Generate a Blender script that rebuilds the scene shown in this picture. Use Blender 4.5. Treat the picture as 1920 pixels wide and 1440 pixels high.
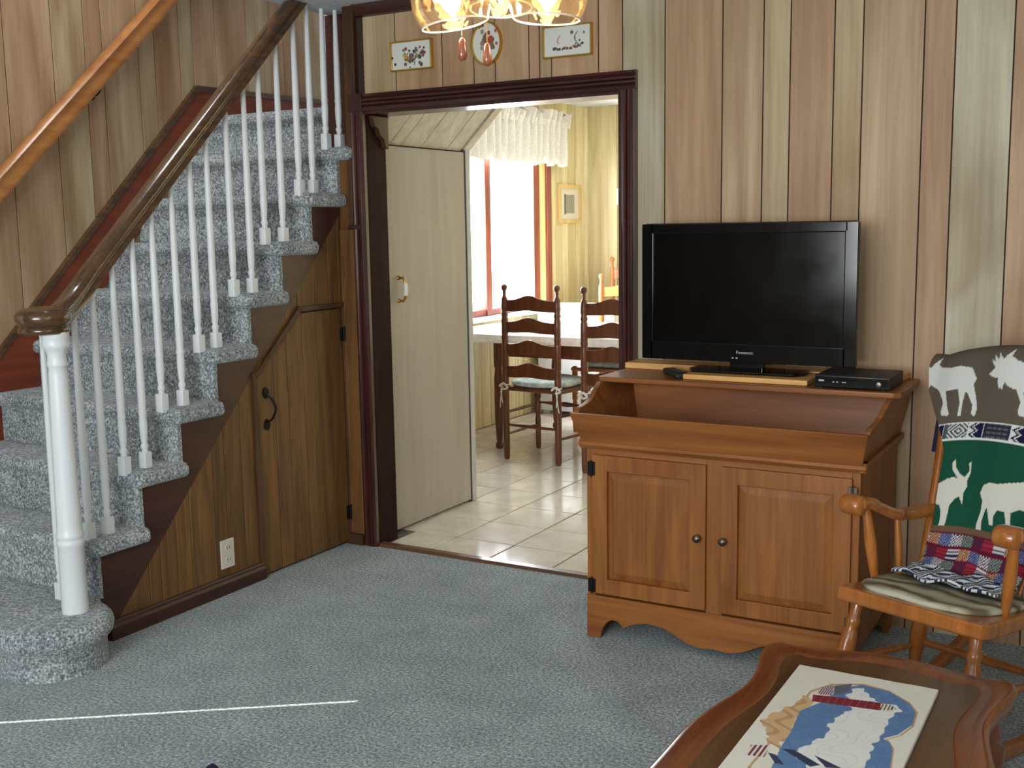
import bpy, bmesh, math, random
import numpy as np
from mathutils import Matrix, Vector
random.seed(7)
for o in list(bpy.data.objects): bpy.data.objects.remove(o, do_unlink=True)
S = bpy.context.scene
COL = S.collection
R = math.radians

# ------------------------------------------------------------------ camera
F_PX, PITCH, YAW, ROLL = 2090.38, R(8.088), R(29.834), R(-0.946)
fw = Vector((-math.sin(YAW)*math.cos(PITCH), math.cos(YAW)*math.cos(PITCH), -math.sin(PITCH)))
rt = Vector((math.cos(YAW), math.sin(YAW), 0)); up = rt.cross(fw)
rt2 = rt*math.cos(ROLL)+up*math.sin(ROLL); up2 = -rt*math.sin(ROLL)+up*math.cos(ROLL)
cd = bpy.data.cameras.new('camera'); cam = bpy.data.objects.new('camera', cd); COL.objects.link(cam)
cd.sensor_width = 36; cd.lens = 36*F_PX/1920; cd.clip_start = .02
cam.matrix_world = Matrix(((rt2.x, up2.x, -fw.x, 0), (rt2.y, up2.y, -fw.y, 0), (rt2.z, up2.z, -fw.z, 1.42), (0, 0, 0, 1)))
S.camera = cam
# ------------------------------------------------------------------ world, sun, window light and added lamps, exposure
w = bpy.data.worlds.new('sky'); S.world = w; w.use_nodes = True
bg = w.node_tree.nodes['Background']; bg.inputs[0].default_value = (.86, .93, 1, 1); bg.inputs[1].default_value = 9.0
def lamp(name, kind, loc, energy, col=(1, 1, 1), direction=None, **kw):
    l = bpy.data.lights.new(name, kind); l.energy = energy; l.color = col
    for k, v in kw.items(): setattr(l, k, v)
    o = bpy.data.objects.new(name, l); COL.objects.link(o); o.location = loc
    if direction: o.rotation_euler = Vector(direction).to_track_quat('-Z', 'Y').to_euler()
    return o
SUN_AZ, SUN_EL = math.atan2(.604, .837), R(37.0)
lamp('sun', 'SUN', (-8, -4, 6), 12, (1, .95, .86), (math.cos(SUN_AZ)*math.cos(SUN_EL), math.sin(SUN_AZ)*math.cos(SUN_EL), -math.sin(SUN_EL)), angle=R(.12))
lamp('added_front_daylight', 'AREA', (-1.0, -2.12, 1.5), 150, (.93, .97, 1), (0, 1, 0), shape='RECTANGLE', size=2.4, size_y=1.3)  # added lamp standing for unseen windows behind the camera
lamp('added_side_daylight', 'AREA', (2.3, .3, 1.5), 18, (.93, .97, 1), (-1, 0, 0), shape='RECTANGLE', size=1.8, size_y=1.3)  # added lamp, weak daylight from the unseen right side
lamp('kitchen_window_daylight', 'AREA', (-4.22, 6.85, 1.4), 165, (.95, .97, 1), (1, 0, 0), shape='RECTANGLE', size=1.4, size_y=1.1)
lamp('added_stairwell_light', 'AREA', (-3.55, 2.62, 3.7), 34, (.95, .97, 1), (-.25, .6, -.75), shape='RECTANGLE', size=.7, size_y=.8)  # added to brighten the stairwell; no source is in view there
lamp('camera_flash', 'POINT', (-.02, .02, 1.50), 13, (1, .98, .95), shadow_soft_size=.015)
vs = S.view_settings; vs.view_transform = 'Standard'; vs.look = 'None'; vs.gamma = 1; vs.exposure = 0.0; vs.use_curve_mapping = False

# ------------------------------------------------------------------ materials
def lin(c):
    return tuple(((x/255)/12.92 if x/255 <= .04045 else ((x/255+.055)/1.055)**2.4) for x in c)
def newmat(name):
    m = bpy.data.materials.new(name); m.use_nodes = True
    return m, m.node_tree, m.node_tree.nodes['Principled BSDF']
def plain(name, c, rough=.5, metal=0, spec=.5, emit=None, estr=0, coat=0):
    m, nt, b = newmat(name)
    b.inputs['Base Color'].default_value = (*lin(c), 1); b.inputs['Roughness'].default_value = rough
    b.inputs['Metallic'].default_value = metal; b.inputs['Specular IOR Level'].default_value = spec
    b.inputs['Coat Weight'].default_value = coat; b.inputs['Coat Roughness'].default_value = .08
    if emit: b.inputs['Emission Color'].default_value = (*lin(emit), 1); b.inputs['Emission Strength'].default_value = estr
    # light wear so that no surface is perfectly even
    n = nt.nodes.new('ShaderNodeTexNoise'); n.inputs['Scale'].default_value = 9; n.inputs['Detail'].default_value = 4
    t = nt.nodes.new('ShaderNodeTexCoord'); nt.links.new(t.outputs['Object'], n.inputs['Vector'])
    mp = nt.nodes.new('ShaderNodeMapRange'); mp.inputs[3].default_value = max(0, rough-.06); mp.inputs[4].default_value = min(1, rough+.06)
    nt.links.new(n.outputs['Fac'], mp.inputs[0]); nt.links.new(mp.outputs[0], b.inputs['Roughness'])
    return m
def wood(name, c1, c2, axis='z', grain=1.0, rough=.45, tint=False, coat=0, bump=.15, knots=0, flow=0, spec=.5):
    m, nt, b = newmat(name); N = nt.nodes.new; L = nt.links.new
    tc = N('ShaderNodeTexCoord'); mp = N('ShaderNodeMapping'); L(tc.outputs['Object'], mp.inputs[0])
    s = [14*grain]*3; s['xyz'.index(axis)] = 1.3*grain; mp.inputs['Scale'].default_value = s
    oi = N('ShaderNodeObjectInfo'); mul = N('ShaderNodeVectorMath'); mul.operation = 'MULTIPLY_ADD'
    cmb = N('ShaderNodeCombineXYZ')
    for i in range(3): L(oi.outputs['Random'], cmb.inputs[i])
    mul.inputs[1].default_value = (37, 53, 71); L(cmb.outputs[0], mul.inputs[0]); L(mp.outputs[0], mul.inputs[2])
    n1 = N('ShaderNodeTexNoise'); n1.inputs['Scale'].default_value = 1.0; n1.inputs['Detail'].default_value = 5; n1.inputs['Distortion'].default_value = 1.4
    L(mul.outputs[0], n1.inputs['Vector'])
    mp2 = N('ShaderNodeMapping'); L(mul.outputs[0], mp2.inputs[0]); s2 = [5]*3; s2['xyz'.index(axis)] = 1.2; mp2.inputs['Scale'].default_value = s2
    n2 = N('ShaderNodeTexNoise'); n2.inputs['Scale'].default_value = 2.2; n2.inputs['Detail'].default_value = 3; L(mp2.outputs[0], n2.inputs['Vector'])
    add = N('ShaderNodeMath'); add.operation = 'MULTIPLY_ADD'; add.inputs[1].default_value = .35; L(n2.outputs['Fac'], add.inputs[0]); L(n1.outputs['Fac'], add.inputs[2])
    cr = N('ShaderNodeValToRGB'); cr.color_ramp.elements[0].position = .46; cr.color_ramp.elements[1].position = .88
    cr.color_ramp.elements[0].color = (*lin(c1), 1); cr.color_ramp.elements[1].color = (*lin(c2), 1); L(add.outputs[0], cr.inputs[0])
    out = cr.outputs[0]
    if flow:
        mw = N('ShaderNodeMapping'); L(mul.outputs[0], mw.inputs[0]); sw_ = [.32]*3; sw_['xyz'.index(axis)] = .55; mw.inputs['Scale'].default_value = sw_
        wv = N('ShaderNodeTexWave'); wv.wave_type = 'RINGS'; wv.inputs['Scale'].default_value = .9; wv.inputs['Distortion'].default_value = 7; wv.inputs['Detail'].default_value = 2; wv.inputs['Detail Scale'].default_value = .7; L(mw.outputs[0], wv.inputs['Vector'])
        rw = N('ShaderNodeValToRGB'); rw.color_ramp.elements[0].position = .1; rw.color_ramp.elements[1].position = .75
        rw.color_ramp.elements[0].color = (.80, .74, .66, 1); rw.color_ramp.elements[1].color = (1, 1, 1, 1); L(wv.outputs['Fac'], rw.inputs[0])
        mx = N('ShaderNodeMix'); mx.data_type = 'RGBA'; mx.blend_type = 'MULTIPLY'; mx.inputs[0].default_value = flow
        L(out, mx.inputs[6]); L(rw.outputs[0], mx.inputs[7]); out = mx.outputs[2]
    if knots:
        mk = N('ShaderNodeMapping'); L(mul.outputs[0], mk.inputs[0]); sk = [.16]*3; sk['xyz'.index(axis)] = .9; mk.inputs['Scale'].default_value = sk
        nk = N('ShaderNodeTexNoise'); nk.inputs['Scale'].default_value = 1.6; nk.inputs['Detail'].default_value = 2; nk.inputs['Distortion'].default_value = .8; L(mk.outputs[0], nk.inputs['Vector'])
        rk = N('ShaderNodeValToRGB'); rk.color_ramp.elements[0].position = .56; rk.color_ramp.elements[1].position = .72
        rk.color_ramp.elements[0].color = (1, 1, 1, 1); rk.color_ramp.elements[1].color = (.74, .62, .50, 1); L(nk.outputs['Fac'], rk.inputs[0])
        mx = N('ShaderNodeMix'); mx.data_type = 'RGBA'; mx.blend_type = 'MULTIPLY'; mx.inputs[0].default_value = knots
        L(out, mx.inputs[6]); L(rk.outputs[0], mx.inputs[7]); out = mx.outputs[2]
    if tint:
        mx = N('ShaderNodeMix'); mx.data_type = 'RGBA'; mx.blend_type = 'MULTIPLY'; mx.inputs[0].default_value = 1
        L(out, mx.inputs[6]); L(oi.outputs['Color'], mx.inputs[7]); out = mx.outputs[2]
    L(out, b.inputs['Base Color']); b.inputs['Roughness'].default_value = rough
    b.inputs['Coat Weight'].default_value = coat; b.inputs['Coat Roughness'].default_value = .12; b.inputs['Specular IOR Level'].default_value = spec
    bp = N('ShaderNodeBump'); bp.inputs['Strength'].default_value = bump; bp.inputs['Distance'].default_value = .004
    L(add.outputs[0], bp.inputs['Height']); L(bp.outputs[0], b.inputs['Normal'])
    return m
def carpet(name, dark, mid, light, scale=150):
    m, nt, b = newmat(name); N = nt.nodes.new; L = nt.links.new
    tc = N('ShaderNodeTexCoord')
    n1 = N('ShaderNodeTexNoise'); n1.inputs['Scale'].default_value = scale; n1.inputs['Detail'].default_value = 3; n1.inputs['Roughness'].default_value = .75; L(tc.outputs['Object'], n1.inputs['Vector'])
    n2 = N('ShaderNodeTexNoise'); n2.inputs['Scale'].default_value = 6; n2.inputs['Detail'].default_value = 4; L(tc.outputs['Object'], n2.inputs['Vector'])
    add = N('ShaderNodeMath'); add.operation = 'MULTIPLY_ADD'; add.inputs[1].default_value = .14; L(n2.outputs['Fac'], add.inputs[0]); L(n1.outputs['Fac'], add.inputs[2])
    cr = N('ShaderNodeValToRGB'); e = cr.color_ramp.elements; e[0].position = .42; e[1].position = .74
    e[0].color = (*lin(dark), 1); e[1].color = (*lin(light), 1); k = cr.color_ramp.elements.new(.57); k.color = (*lin(mid), 1); L(add.outputs[0], cr.inputs[0])
    L(cr.outputs[0], b.inputs['Base Color']); b.inputs['Roughness'].default_value = 1; b.inputs['Specular IOR Level'].default_value = .05
    b.inputs['Sheen Weight'].default_value = .25
    bp = N('ShaderNodeBump'); bp.inputs['Strength'].default_value = .8; bp.inputs['Distance'].default_value = .006; L(n1.outputs['Fac'], bp.inputs['Height']); L(bp.outputs[0], b.inputs['Normal'])
    return m
def speckle(name, c1, c2, scale, rough, spec=.5, bump=0):
    m, nt, b = newmat(name); N = nt.nodes.new; L = nt.links.new
    tc = N('ShaderNodeTexCoord'); oi = N('ShaderNodeObjectInfo'); ad = N('ShaderNodeVectorMath'); ad.operation = 'ADD'
    L(tc.outputs['Object'], ad.inputs[0]); L(oi.outputs['Location'], ad.inputs[1])
    n = N('ShaderNodeTexNoise'); n.inputs['Scale'].default_value = scale; n.inputs['Detail'].default_value = 5; L(ad.outputs[0], n.inputs['Vector'])
    cr = N('ShaderNodeValToRGB'); cr.color_ramp.elements[0].position = .35; cr.color_ramp.elements[1].position = .65
    cr.color_ramp.elements[0].color = (*lin(c1), 1); cr.color_ramp.elements[1].color = (*lin(c2), 1); L(n.outputs['Fac'], cr.inputs[0]); L(cr.outputs[0], b.inputs['Base Color'])
    b.inputs['Roughness'].default_value = rough; b.inputs['Specular IOR Level'].default_value = spec
    if bump:
        bp = N('ShaderNodeBump'); bp.inputs['Strength'].default_value = bump; bp.inputs['Distance'].default_value = .01; L(n.outputs['Fac'], bp.inputs['Height']); L(bp.outputs[0], b.inputs['Normal'])
    return m
def glass(name, tintc=(1, 1, 1), gloss=.12):
    m, nt, b = newmat(name); N = nt.nodes.new; L = nt.links.new
    tr = N('ShaderNodeBsdfTransparent'); tr.inputs[0].default_value = (*tintc, 1)
    gl = N('ShaderNodeBsdfGlossy'); gl.inputs['Roughness'].default_value = .03
    lw = N('ShaderNodeLayerWeight'); lw.inputs[0].default_value = gloss
    mx = N('ShaderNodeMixShader'); L(lw.outputs['Facing'], mx.inputs[0]); L(tr.outputs[0], mx.inputs[1]); L(gl.outputs[0], mx.inputs[2])
    L(mx.outputs[0], nt.nodes['Material Output'].inputs['Surface']); return m
def shadeglass(name):
    m, nt, b = newmat(name); N = nt.nodes.new; L = nt.links.new
    tr = N('ShaderNodeBsdfTransparent'); tr.inputs[0].default_value = (.96, .90, .82, 1)
    gl = N('ShaderNodeBsdfGlossy'); gl.inputs['Roughness'].default_value = .05
    tl = N('ShaderNodeBsdfTranslucent'); tl.inputs[0].default_value = (.95, .80, .62, 1)
    tc = N('ShaderNodeTexCoord'); n = N('ShaderNodeTexNoise'); n.inputs['Scale'].default_value = 26; L(tc.outputs['Object'], n.inputs['Vector'])
    bp = N('ShaderNodeBump'); bp.inputs['Strength'].default_value = .5; bp.inputs['Distance'].default_value = .01; L(n.outputs['Fac'], bp.inputs['Height']); L(bp.outputs[0], gl.inputs['Normal'])
    m0 = N('ShaderNodeMixShader'); m0.inputs[0].default_value = .022; L(tr.outputs[0], m0.inputs[1]); L(tl.outputs[0], m0.inputs[2])
    lw = N('ShaderNodeLayerWeight'); lw.inputs[0].default_value = .3; L(bp.outputs[0], lw.inputs['Normal'])
    mp = N('ShaderNodeMath'); mp.operation = 'MULTIPLY_ADD'; mp.inputs[1].default_value = .38; mp.inputs[2].default_value = .03; L(lw.outputs['Facing'], mp.inputs[0])
    mx = N('ShaderNodeMixShader'); L(mp.outputs[0], mx.inputs[0]); L(m0.outputs[0], mx.inputs[1]); L(gl.outputs[0], mx.inputs[2])
    L(mx.outputs[0], nt.nodes['Material Output'].inputs['Surface']); return m
def painted(name, rough=.95, bump=0, bscale=400):
    m, nt, b = newmat(name); N = nt.nodes.new; L = nt.links.new
    a = N('ShaderNodeAttribute'); a.attribute_name = 'Col'; L(a.outputs['Color'], b.inputs['Base Color']); b.inputs['Roughness'].default_value = rough
    b.inputs['Specular IOR Level'].default_value = .1 if rough > .8 else .4
    if bump:
        tc = N('ShaderNodeTexCoord'); n = N('ShaderNodeTexNoise'); n.inputs['Scale'].default_value = bscale; L(tc.outputs['Object'], n.inputs['Vector'])
        bp = N('ShaderNodeBump'); bp.inputs['Strength'].default_value = bump; bp.inputs['Distance'].default_value = .002; L(n.outputs['Fac'], bp.inputs['Height']); L(bp.outputs[0], b.inputs['Normal'])
    return m

M = {}
M['panel'] = wood('wall_panelling', (208, 190, 172), (252, 246, 238), 'z', .55, .55, tint=True, bump=.05, knots=.8, flow=.7)
M['groove'] = plain('panel_groove', (58, 44, 34), .9)
M['kpanel'] = wood('kitchen_panelling', (214, 204, 170), (252, 246, 222), 'z', .7, .5, tint=True, bump=.05)
M['slope'] = wood('sloped_panelling', (214, 208, 196), (250, 247, 240), 'x', .7, .5, tint=True, bump=.05)
M['carpet'] = carpet('grey_carpet', (84, 98, 102), (142, 156, 158), (204, 216, 214), 105)
M['scarpet'] = carpet('stair_carpet', (78, 88, 94), (146, 155, 158), (224, 229, 228), 115)
M['casing'] = wood('dark_mahogany', (42, 16, 14), (78, 34, 26), 'z', 1.2, .3, coat=.5)
M['casingx'] = wood('dark_mahogany_level', (42, 18, 16), (72, 34, 27), 'x', 1.2, .3, coat=.4)
M['jamb'] = wood('dark_jamb', (30, 14, 12), (50, 24, 20), 'z', 1.2, .6, spec=.12)
M['redwood'] = wood('red_brown_stringer', (52, 24, 18), (76, 38, 28), 'y', .8, .4, coat=.15)
M['skirt'] = wood('red_skirting', (104, 42, 20), (136, 62, 30), 'y', .8, .35, coat=.2)
M['post'] = wood('brown_post', (58, 36, 20), (90, 58, 32), 'z', 1.2, .45)
M['under'] = wood('understair_oak', (84, 58, 30), (128, 92, 50), 'z', 1.3, .5, tint=True, bump=.25)
M['undertrim'] = wood('understair_trim', (58, 36, 22), (84, 54, 32), 'z', 1, .45)
M['rail'] = wood('dark_handrail', (58, 36, 20), (104, 72, 40), 'y', 1.4, .22, coat=.8)
M['wrail'] = wood('orange_handrail', (160, 98, 46), (196, 134, 72), 'y', 1.2, .35, coat=.3)
M['white'] = plain('white_paint', (226, 232, 234), .35)
M['ceil'] = speckle('white_ceiling', (206, 212, 220), (222, 226, 232), 40, .9)
M['maple'] = wood('maple_cabinet', (124, 74, 32), (160, 102, 50), 'z', .8, .45, coat=.06, knots=.8, spec=.3)
M['maplex'] = wood('maple_cabinet_level', (124, 72, 32), (158, 100, 50), 'x', .8, .42, coat=.1, knots=.7, spec=.3)
M['pine'] = wood('pale_pine_board', (206, 152, 82), (232, 184, 112), 'x', .9, .5)
M['rock'] = wood('rocker_maple', (138, 78, 26), (180, 110, 44), 'z', 1, .28, coat=.6)
M['coffee'] = wood('coffee_table_border', (96, 46, 18), (130, 68, 28), 'y', 1, .22, coat=.6)
M['coffee2'] = wood('coffee_table_top', (74, 46, 20), (100, 66, 32), 'y', .9, .28, coat=.4)
M['door'] = wood('beige_door_paint', (168, 159, 149), (180, 173, 164), 'z', .5, .4, bump=.03)
M['doortrim'] = plain('grey_door_trim', (196, 192, 188), .4)
M['tile'] = speckle('cream_tile', (222, 212, 196), (240, 232, 218), 7, .13)
M['grout'] = plain('grey_grout', (112, 104, 96), .9)
M['thresh'] = wood('threshold_wood', (84, 56, 36), (116, 84, 56), 'x', 1, .35, coat=.3)
M['black'] = plain('black_plastic', (10, 10, 12), .12, spec=.4)
M['blackm'] = plain('black_matte', (22, 22, 24), .5)
M['screen'] = plain('tv_screen', (5, 5, 6), .12, spec=.35)
M['iron'] = plain('black_iron', (22, 20, 20), .5, .6)
M['brass'] = plain('brass', (212, 170, 90), .25, 1)
M['pewter'] = plain('pewter', (112, 104, 92), .35, 1)
M['gold'] = plain('gold_frame', (216, 178, 84), .25, .9)
M['ivory'] = plain('ivory_plastic', (214, 208, 194), .4)
M['slot'] = plain('dark_slot', (70, 66, 60), .7)
M['letter'] = plain('silver_lettering', (170, 172, 176), .4)
M['redtrim'] = wood('window_redwood', (112, 48, 36), (146, 72, 52), 'z', 1, .4)
M['chair'] = wood('brown_chair', (88, 46, 26), (124, 72, 42), 'z', 1.2, .35, coat=.3)
M['chairlight'] = wood('orange_chair', (160, 96, 46), (198, 130, 70), 'z', 1.2, .35, coat=.3)
M['cloth'] = speckle('white_tablecloth', (232, 228, 218), (246, 243, 236), 25, .9, .1, .1)
M['curtain'] = speckle('cream_curtain', (206, 200, 186), (228, 222, 208), 120, .95, .05)
M['cush'] = speckle('mint_cushion', (168, 184, 178), (212, 220, 212), 30, .95, .05, .2)
M['seatcush'] = None
M['glass'] = glass('window_glass', (.97, .99, 1), .06)
M['shade'] = shadeglass('clear_glass_shade')
M['rimglass'] = plain('shade_rim', (236, 214, 190), .12, spec=.8)
M['bulb'] = plain('lit_bulb', (255, 226, 170), .3, emit=(255, 214, 150), estr=22)
M['bronze'] = plain('fixture_brass', (168, 120, 62), .3, 1)
M['fob'] = wood('wooden_fob', (108, 54, 26), (150, 84, 46), 'z', 4, .3, coat=.6)
M['navy'] = plain('navy_cloth', (30, 32, 66), .9)
M['paint'] = painted('printed_cloth', .95, .5, 260)
M['print'] = painted('printed_board', .55)
M['lightwood'] = wood('pale_frame', (196, 164, 96), (222, 192, 128), 'z', 1.5, .45)
M['mustard'] = plain('pale_sill_paint', (236, 222, 150), .5)
M['dirt'] = plain('subfloor', (90, 84, 78), .9)

# striped seat pad cloth
def seatcloth():
    m, nt, b = newmat('striped_pad_cloth'); N = nt.nodes.new; L = nt.links.new
    tc = N('ShaderNodeTexCoord'); wv = N('ShaderNodeTexWave'); wv.wave_type = 'BANDS'; wv.bands_direction = 'Y'
    wv.inputs['Scale'].default_value = 3.2; wv.inputs['Distortion'].default_value = 5.5; wv.inputs['Detail'].default_value = 2.5; wv.inputs['Detail Scale'].default_value = 2.2
    L(tc.outputs['Object'], wv.inputs['Vector']); cr = N('ShaderNodeValToRGB'); e = cr.color_ramp.elements
    e[0].position = .0; e[0].color = (*lin((104, 94, 78)), 1); e[1].position = 1; e[1].color = (*lin((184, 184, 162)), 1)
    k = e.new(.25); k.color = (*lin((140, 134, 110)), 1); k = e.new(.6); k.color = (*lin((170, 166, 140)), 1)
    L(wv.outputs['Fac'], cr.inputs[0]); L(cr.outputs[0], b.inputs['Base Color']); b.inputs['Roughness'].default_value = .95; b.inputs['Specular IOR Level'].default_value = .1
    return m
M['seatcush'] = seatcloth()

# ------------------------------------------------------------------ builders
def catmull(pts, n=6):
    P = [Vector(p) for p in pts]; out = []
    for i in range(len(P)-1):
        a, b, c, d = P[max(i-1, 0)], P[i], P[i+1], P[min(i+2, len(P)-1)]
        for k in range(n):
            t = k/n; out.append(.5*((2*b)+(c-a)*t+(2*a-5*b+4*c-d)*t*t+(3*b-a-3*c+d)*t**3))
    out.append(P[-1]); return out
class B:
    """collects shapes in one bmesh (coordinates of the parent's frame unless the parent is unrotated: then world)"""
    def __init__(s): s.bm = bmesh.new(); s.bev = False
    def _tf(s, vs, mat):
        if mat is not None:
            for v in vs: v.co = mat @ v.co
        return s
    def box(s, x0, x1, y0, y1, z0, z1, bev=0, seg=2, mat=None):
        g = [s.bm.verts.new(p) for p in ((x0, y0, z0), (x1, y0, z0), (x1, y1, z0), (x0, y1, z0), (x0, y0, z1), (x1, y0, z1), (x1, y1, z1), (x0, y1, z1))]
        f = [s.bm.faces.new([g[i] for i in q]) for q in ((3, 2, 1, 0), (4, 5, 6, 7), (0, 1, 5, 4), (1, 2, 6, 5), (2, 3, 7, 6), (3, 0, 4, 7))]
        s._tf(g, mat)
        if bev: s.bev = True; bmesh.ops.bevel(s.bm, geom=list({e for q in f for e in q.edges}), offset=bev, segments=seg, affect='EDGES', profile=.5, clamp_overlap=True)
        return s
    def prism(s, pts, axis, a0, a1, bev=0, seg=2, mat=None, fn=None):
        def P(p, a): return {'x': (a, p[0], p[1]), 'y': (p[0], a, p[1]), 'z': (p[0], p[1], a)}[axis]
        n = len(pts); lo = [s.bm.verts.new(P(p, a0)) for p in pts]; hi = [s.bm.verts.new(P(p, a1)) for p in pts]
        f = [s.bm.faces.new(lo[::-1]), s.bm.faces.new(hi)]
        for i in range(n): f.append(s.bm.faces.new((lo[i], lo[(i+1) % n], hi[(i+1) % n], hi[i])))
        if fn:
            for v in lo+hi: v.co = Vector(fn(v.co))
        s._tf(lo+hi, mat)
        bmesh.ops.recalc_face_normals(s.bm, faces=f)
        if bev: s.bev = True; bmesh.ops.bevel(s.bm, geom=list({e for q in f[:2] for e in q.edges}), offset=bev, segments=seg, affect='EDGES', profile=.5, clamp_overlap=True)
        return s
    def lathe(s, prof, c=(0, 0, 0), seg=20, mat=None, sx=1, sy=1):
        rings = []; vs_ = []
        for r, z in prof:
            if r < 1e-5: rg = [s.bm.verts.new((c[0], c[1], c[2]+z))]
            else: rg = [s.bm.verts.new((c[0]+sx*r*math.cos(2*math.pi*i/seg), c[1]+sy*r*math.sin(2*math.pi*i/seg), c[2]+z)) for i in range(seg)]
            rings.append(rg); vs_ += rg
        for a, b in zip(rings, rings[1:]):
            for i in range(seg):
                j = (i+1) % seg
                if len(a) == 1 and len(b) == 1: continue
                if len(a) == 1: s.bm.faces.new((a[0], b[j], b[i])) if False else s.bm.faces.new((a[0], b[i], b[j]))
                elif len(b) == 1: s.bm.faces.new((a[i], a[j], b[0]))
                else: s.bm.faces.new((a[i], a[j], b[j], b[i]))
        for rg, fl in ((rings[0], True), (rings[-1], False)):
            if len(rg) > 1 and prof[0] != prof[-1]: s.bm.faces.new(rg[::-1] if fl else rg)
        s._tf(vs_, mat); return s
    def shell(s, prof, c=(0, 0, 0), seg=28, mat=None):   # open revolved surface
        rings = []; vs_ = []
        for r, z in prof:
            rg = [s.bm.verts.new((c[0]+r*math.cos(2*math.pi*i/seg), c[1]+r*math.sin(2*math.pi*i/seg), c[2]+z)) for i in range(seg)]
            rings.append(rg); vs_ += rg
        for a, b in zip(rings, rings[1:]):
            for i in range(seg): s.bm.faces.new((a[i], a[(i+1) % seg], b[(i+1) % seg], b[i]))
        s._tf(vs_, mat); return s
    def tube(s, pts, rad, seg=10, sect=None, upv=(0, 0, 1), mat=None):
        P = [Vector(p) for p in pts]; n = len(P)
        if not isinstance(rad, (list, tuple)): rad = [rad]*n
        rings = []; vs_ = []
        for i, p in enumerate(P):
            t = (P[min(i+1, n-1)]-P[max(i-1, 0)]).normalized(); u = Vector(upv)
            if abs(t.dot(u)) > .98: u = Vector((0, 1, 0)) if abs(t.y) < .9 else Vector((1, 0, 0))
            a = t.cross(u).normalized(); b = a.cross(t).normalized()
            if sect: rg = [s.bm.verts.new(p+a*q[0]*rad[i]+b*q[1]*rad[i]) for q in sect]
            else: rg = [s.bm.verts.new(p+(a*math.cos(2*math.pi*k/seg)+b*math.sin(2*math.pi*k/seg))*rad[i]) for k in range(seg)]
            rings.append(rg); vs_ += rg
        m = len(rings[0])
        for a, b in zip(rings, rings[1:]):
            for k in range(m): s.bm.faces.new((a[k], a[(k+1) % m], b[(k+1) % m], b[k]))
        s.bm.faces.new(rings[0][::-1]); s.bm.faces.new(rings[-1]); s._tf(vs_, mat); return s
    def grid(s, fn, nu, nv, thick=0):
        V = [[s.bm.verts.new(fn(i/(nu-1), j/(nv-1))) for i in range(nu)] for j in range(nv)]
        for j in range(nv-1):
            for i in range(nu-1): s.bm.faces.new((V[j][i], V[j][i+1], V[j+1][i+1], V[j+1][i]))
        if thick:
            bmesh.ops.recalc_face_normals(s.bm, faces=s.bm.faces[:])
            bmesh.ops.solidify(s.bm, geom=s.bm.faces[:], thickness=thick)
        return s
    def build(s, name, mat, parent=None, smooth=40, color=None, recalc=True):
        if recalc: bmesh.ops.recalc_face_normals(s.bm, faces=s.bm.faces[:])
        me = bpy.data.meshes.new(name)
        off = parent.location if (parent is not None and 'world' in parent and parent['world']) else None
        if off is not None: bmesh.ops.translate(s.bm, verts=s.bm.verts[:], vec=-off)
        s.bm.to_mesh(me); s.bm.free()
        if smooth:
            for p in me.polygons: p.use_smooth = True
            me.set_sharp_from_angle(angle=R(smooth))
        me.materials.append(M[mat] if isinstance(mat, str) else mat)
        o = bpy.data.objects.new(name, me); COL.objects.link(o)
        if s.bev and smooth: wn = o.modifiers.new('weighted_normal', 'WEIGHTED_NORMAL'); wn.keep_sharp = True; wn.weight = 100
        if parent is not None: o.parent = parent
        if color: o.color = (*color, 1)
        return o
def tag(o, label, cat, group=None, kind=None):
    o['label'] = label; o['category'] = cat
    if group: o['group'] = group
    if kind: o['kind'] = kind
    return o
def st(o, label, cat): return tag(o, label, cat, kind='structure')
def thing(name, label, cat, loc=(0, 0, 0), group=None, rot=(0, 0, 0), world=True, kind=None):
    o = bpy.data.objects.new(name, None); COL.objects.link(o); o.location = loc; o.rotation_euler = rot; o.empty_display_size = .1
    if world and tuple(rot) == (0, 0, 0): o['world'] = 1
    return tag(o, label, cat, group, kind)
def recenter(o):          # put a one-mesh thing's origin at the middle of its base
    me = o.data; n = len(me.vertices); co = np.empty(n*3); me.vertices.foreach_get('co', co); co = co.reshape(-1, 3)
    c = (co.min(0)+co.max(0))/2; c[2] = co[:, 2].min(); co -= c; me.vertices.foreach_set('co', co.ravel()); me.update()
    o.location = Vector(c); return o
def copy_tree(o, parent=None):
    c = o.copy(); COL.objects.link(c)
    if parent: c.parent = parent
    for ch in list(o.children): copy_tree(ch, c)
    return c
def text(body, size, mat, name, parent, matrix, ext=.0006):
    cu = bpy.data.curves.new(name, 'FONT'); cu.body = body; cu.size = size; cu.extrude = ext; cu.align_x = 'CENTER'; cu.align_y = 'CENTER'
    to = bpy.data.objects.new(name+'_tmp', cu); COL.objects.link(to)
    dg = bpy.context.evaluated_depsgraph_get(); me = bpy.data.meshes.new_from_object(to.evaluated_get(dg)); bpy.data.objects.remove(to)
    me.transform(matrix); me.materials.clear(); me.materials.append(M[mat])
    o = bpy.data.objects.new(name, me); COL.objects.link(o); o.parent = parent; return o
def inpoly(X, Y, poly):
    r = np.zeros(X.shape, bool); n = len(poly); j = n-1
    for i in range(n):
        xi, yi = poly[i]; xj, yj = poly[j]
        if yi != yj: r ^= ((yi > Y) != (yj > Y)) & (X < (xj-xi)*(Y-yi)/(yj-yi)+xi)
        j = i
    return r
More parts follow.
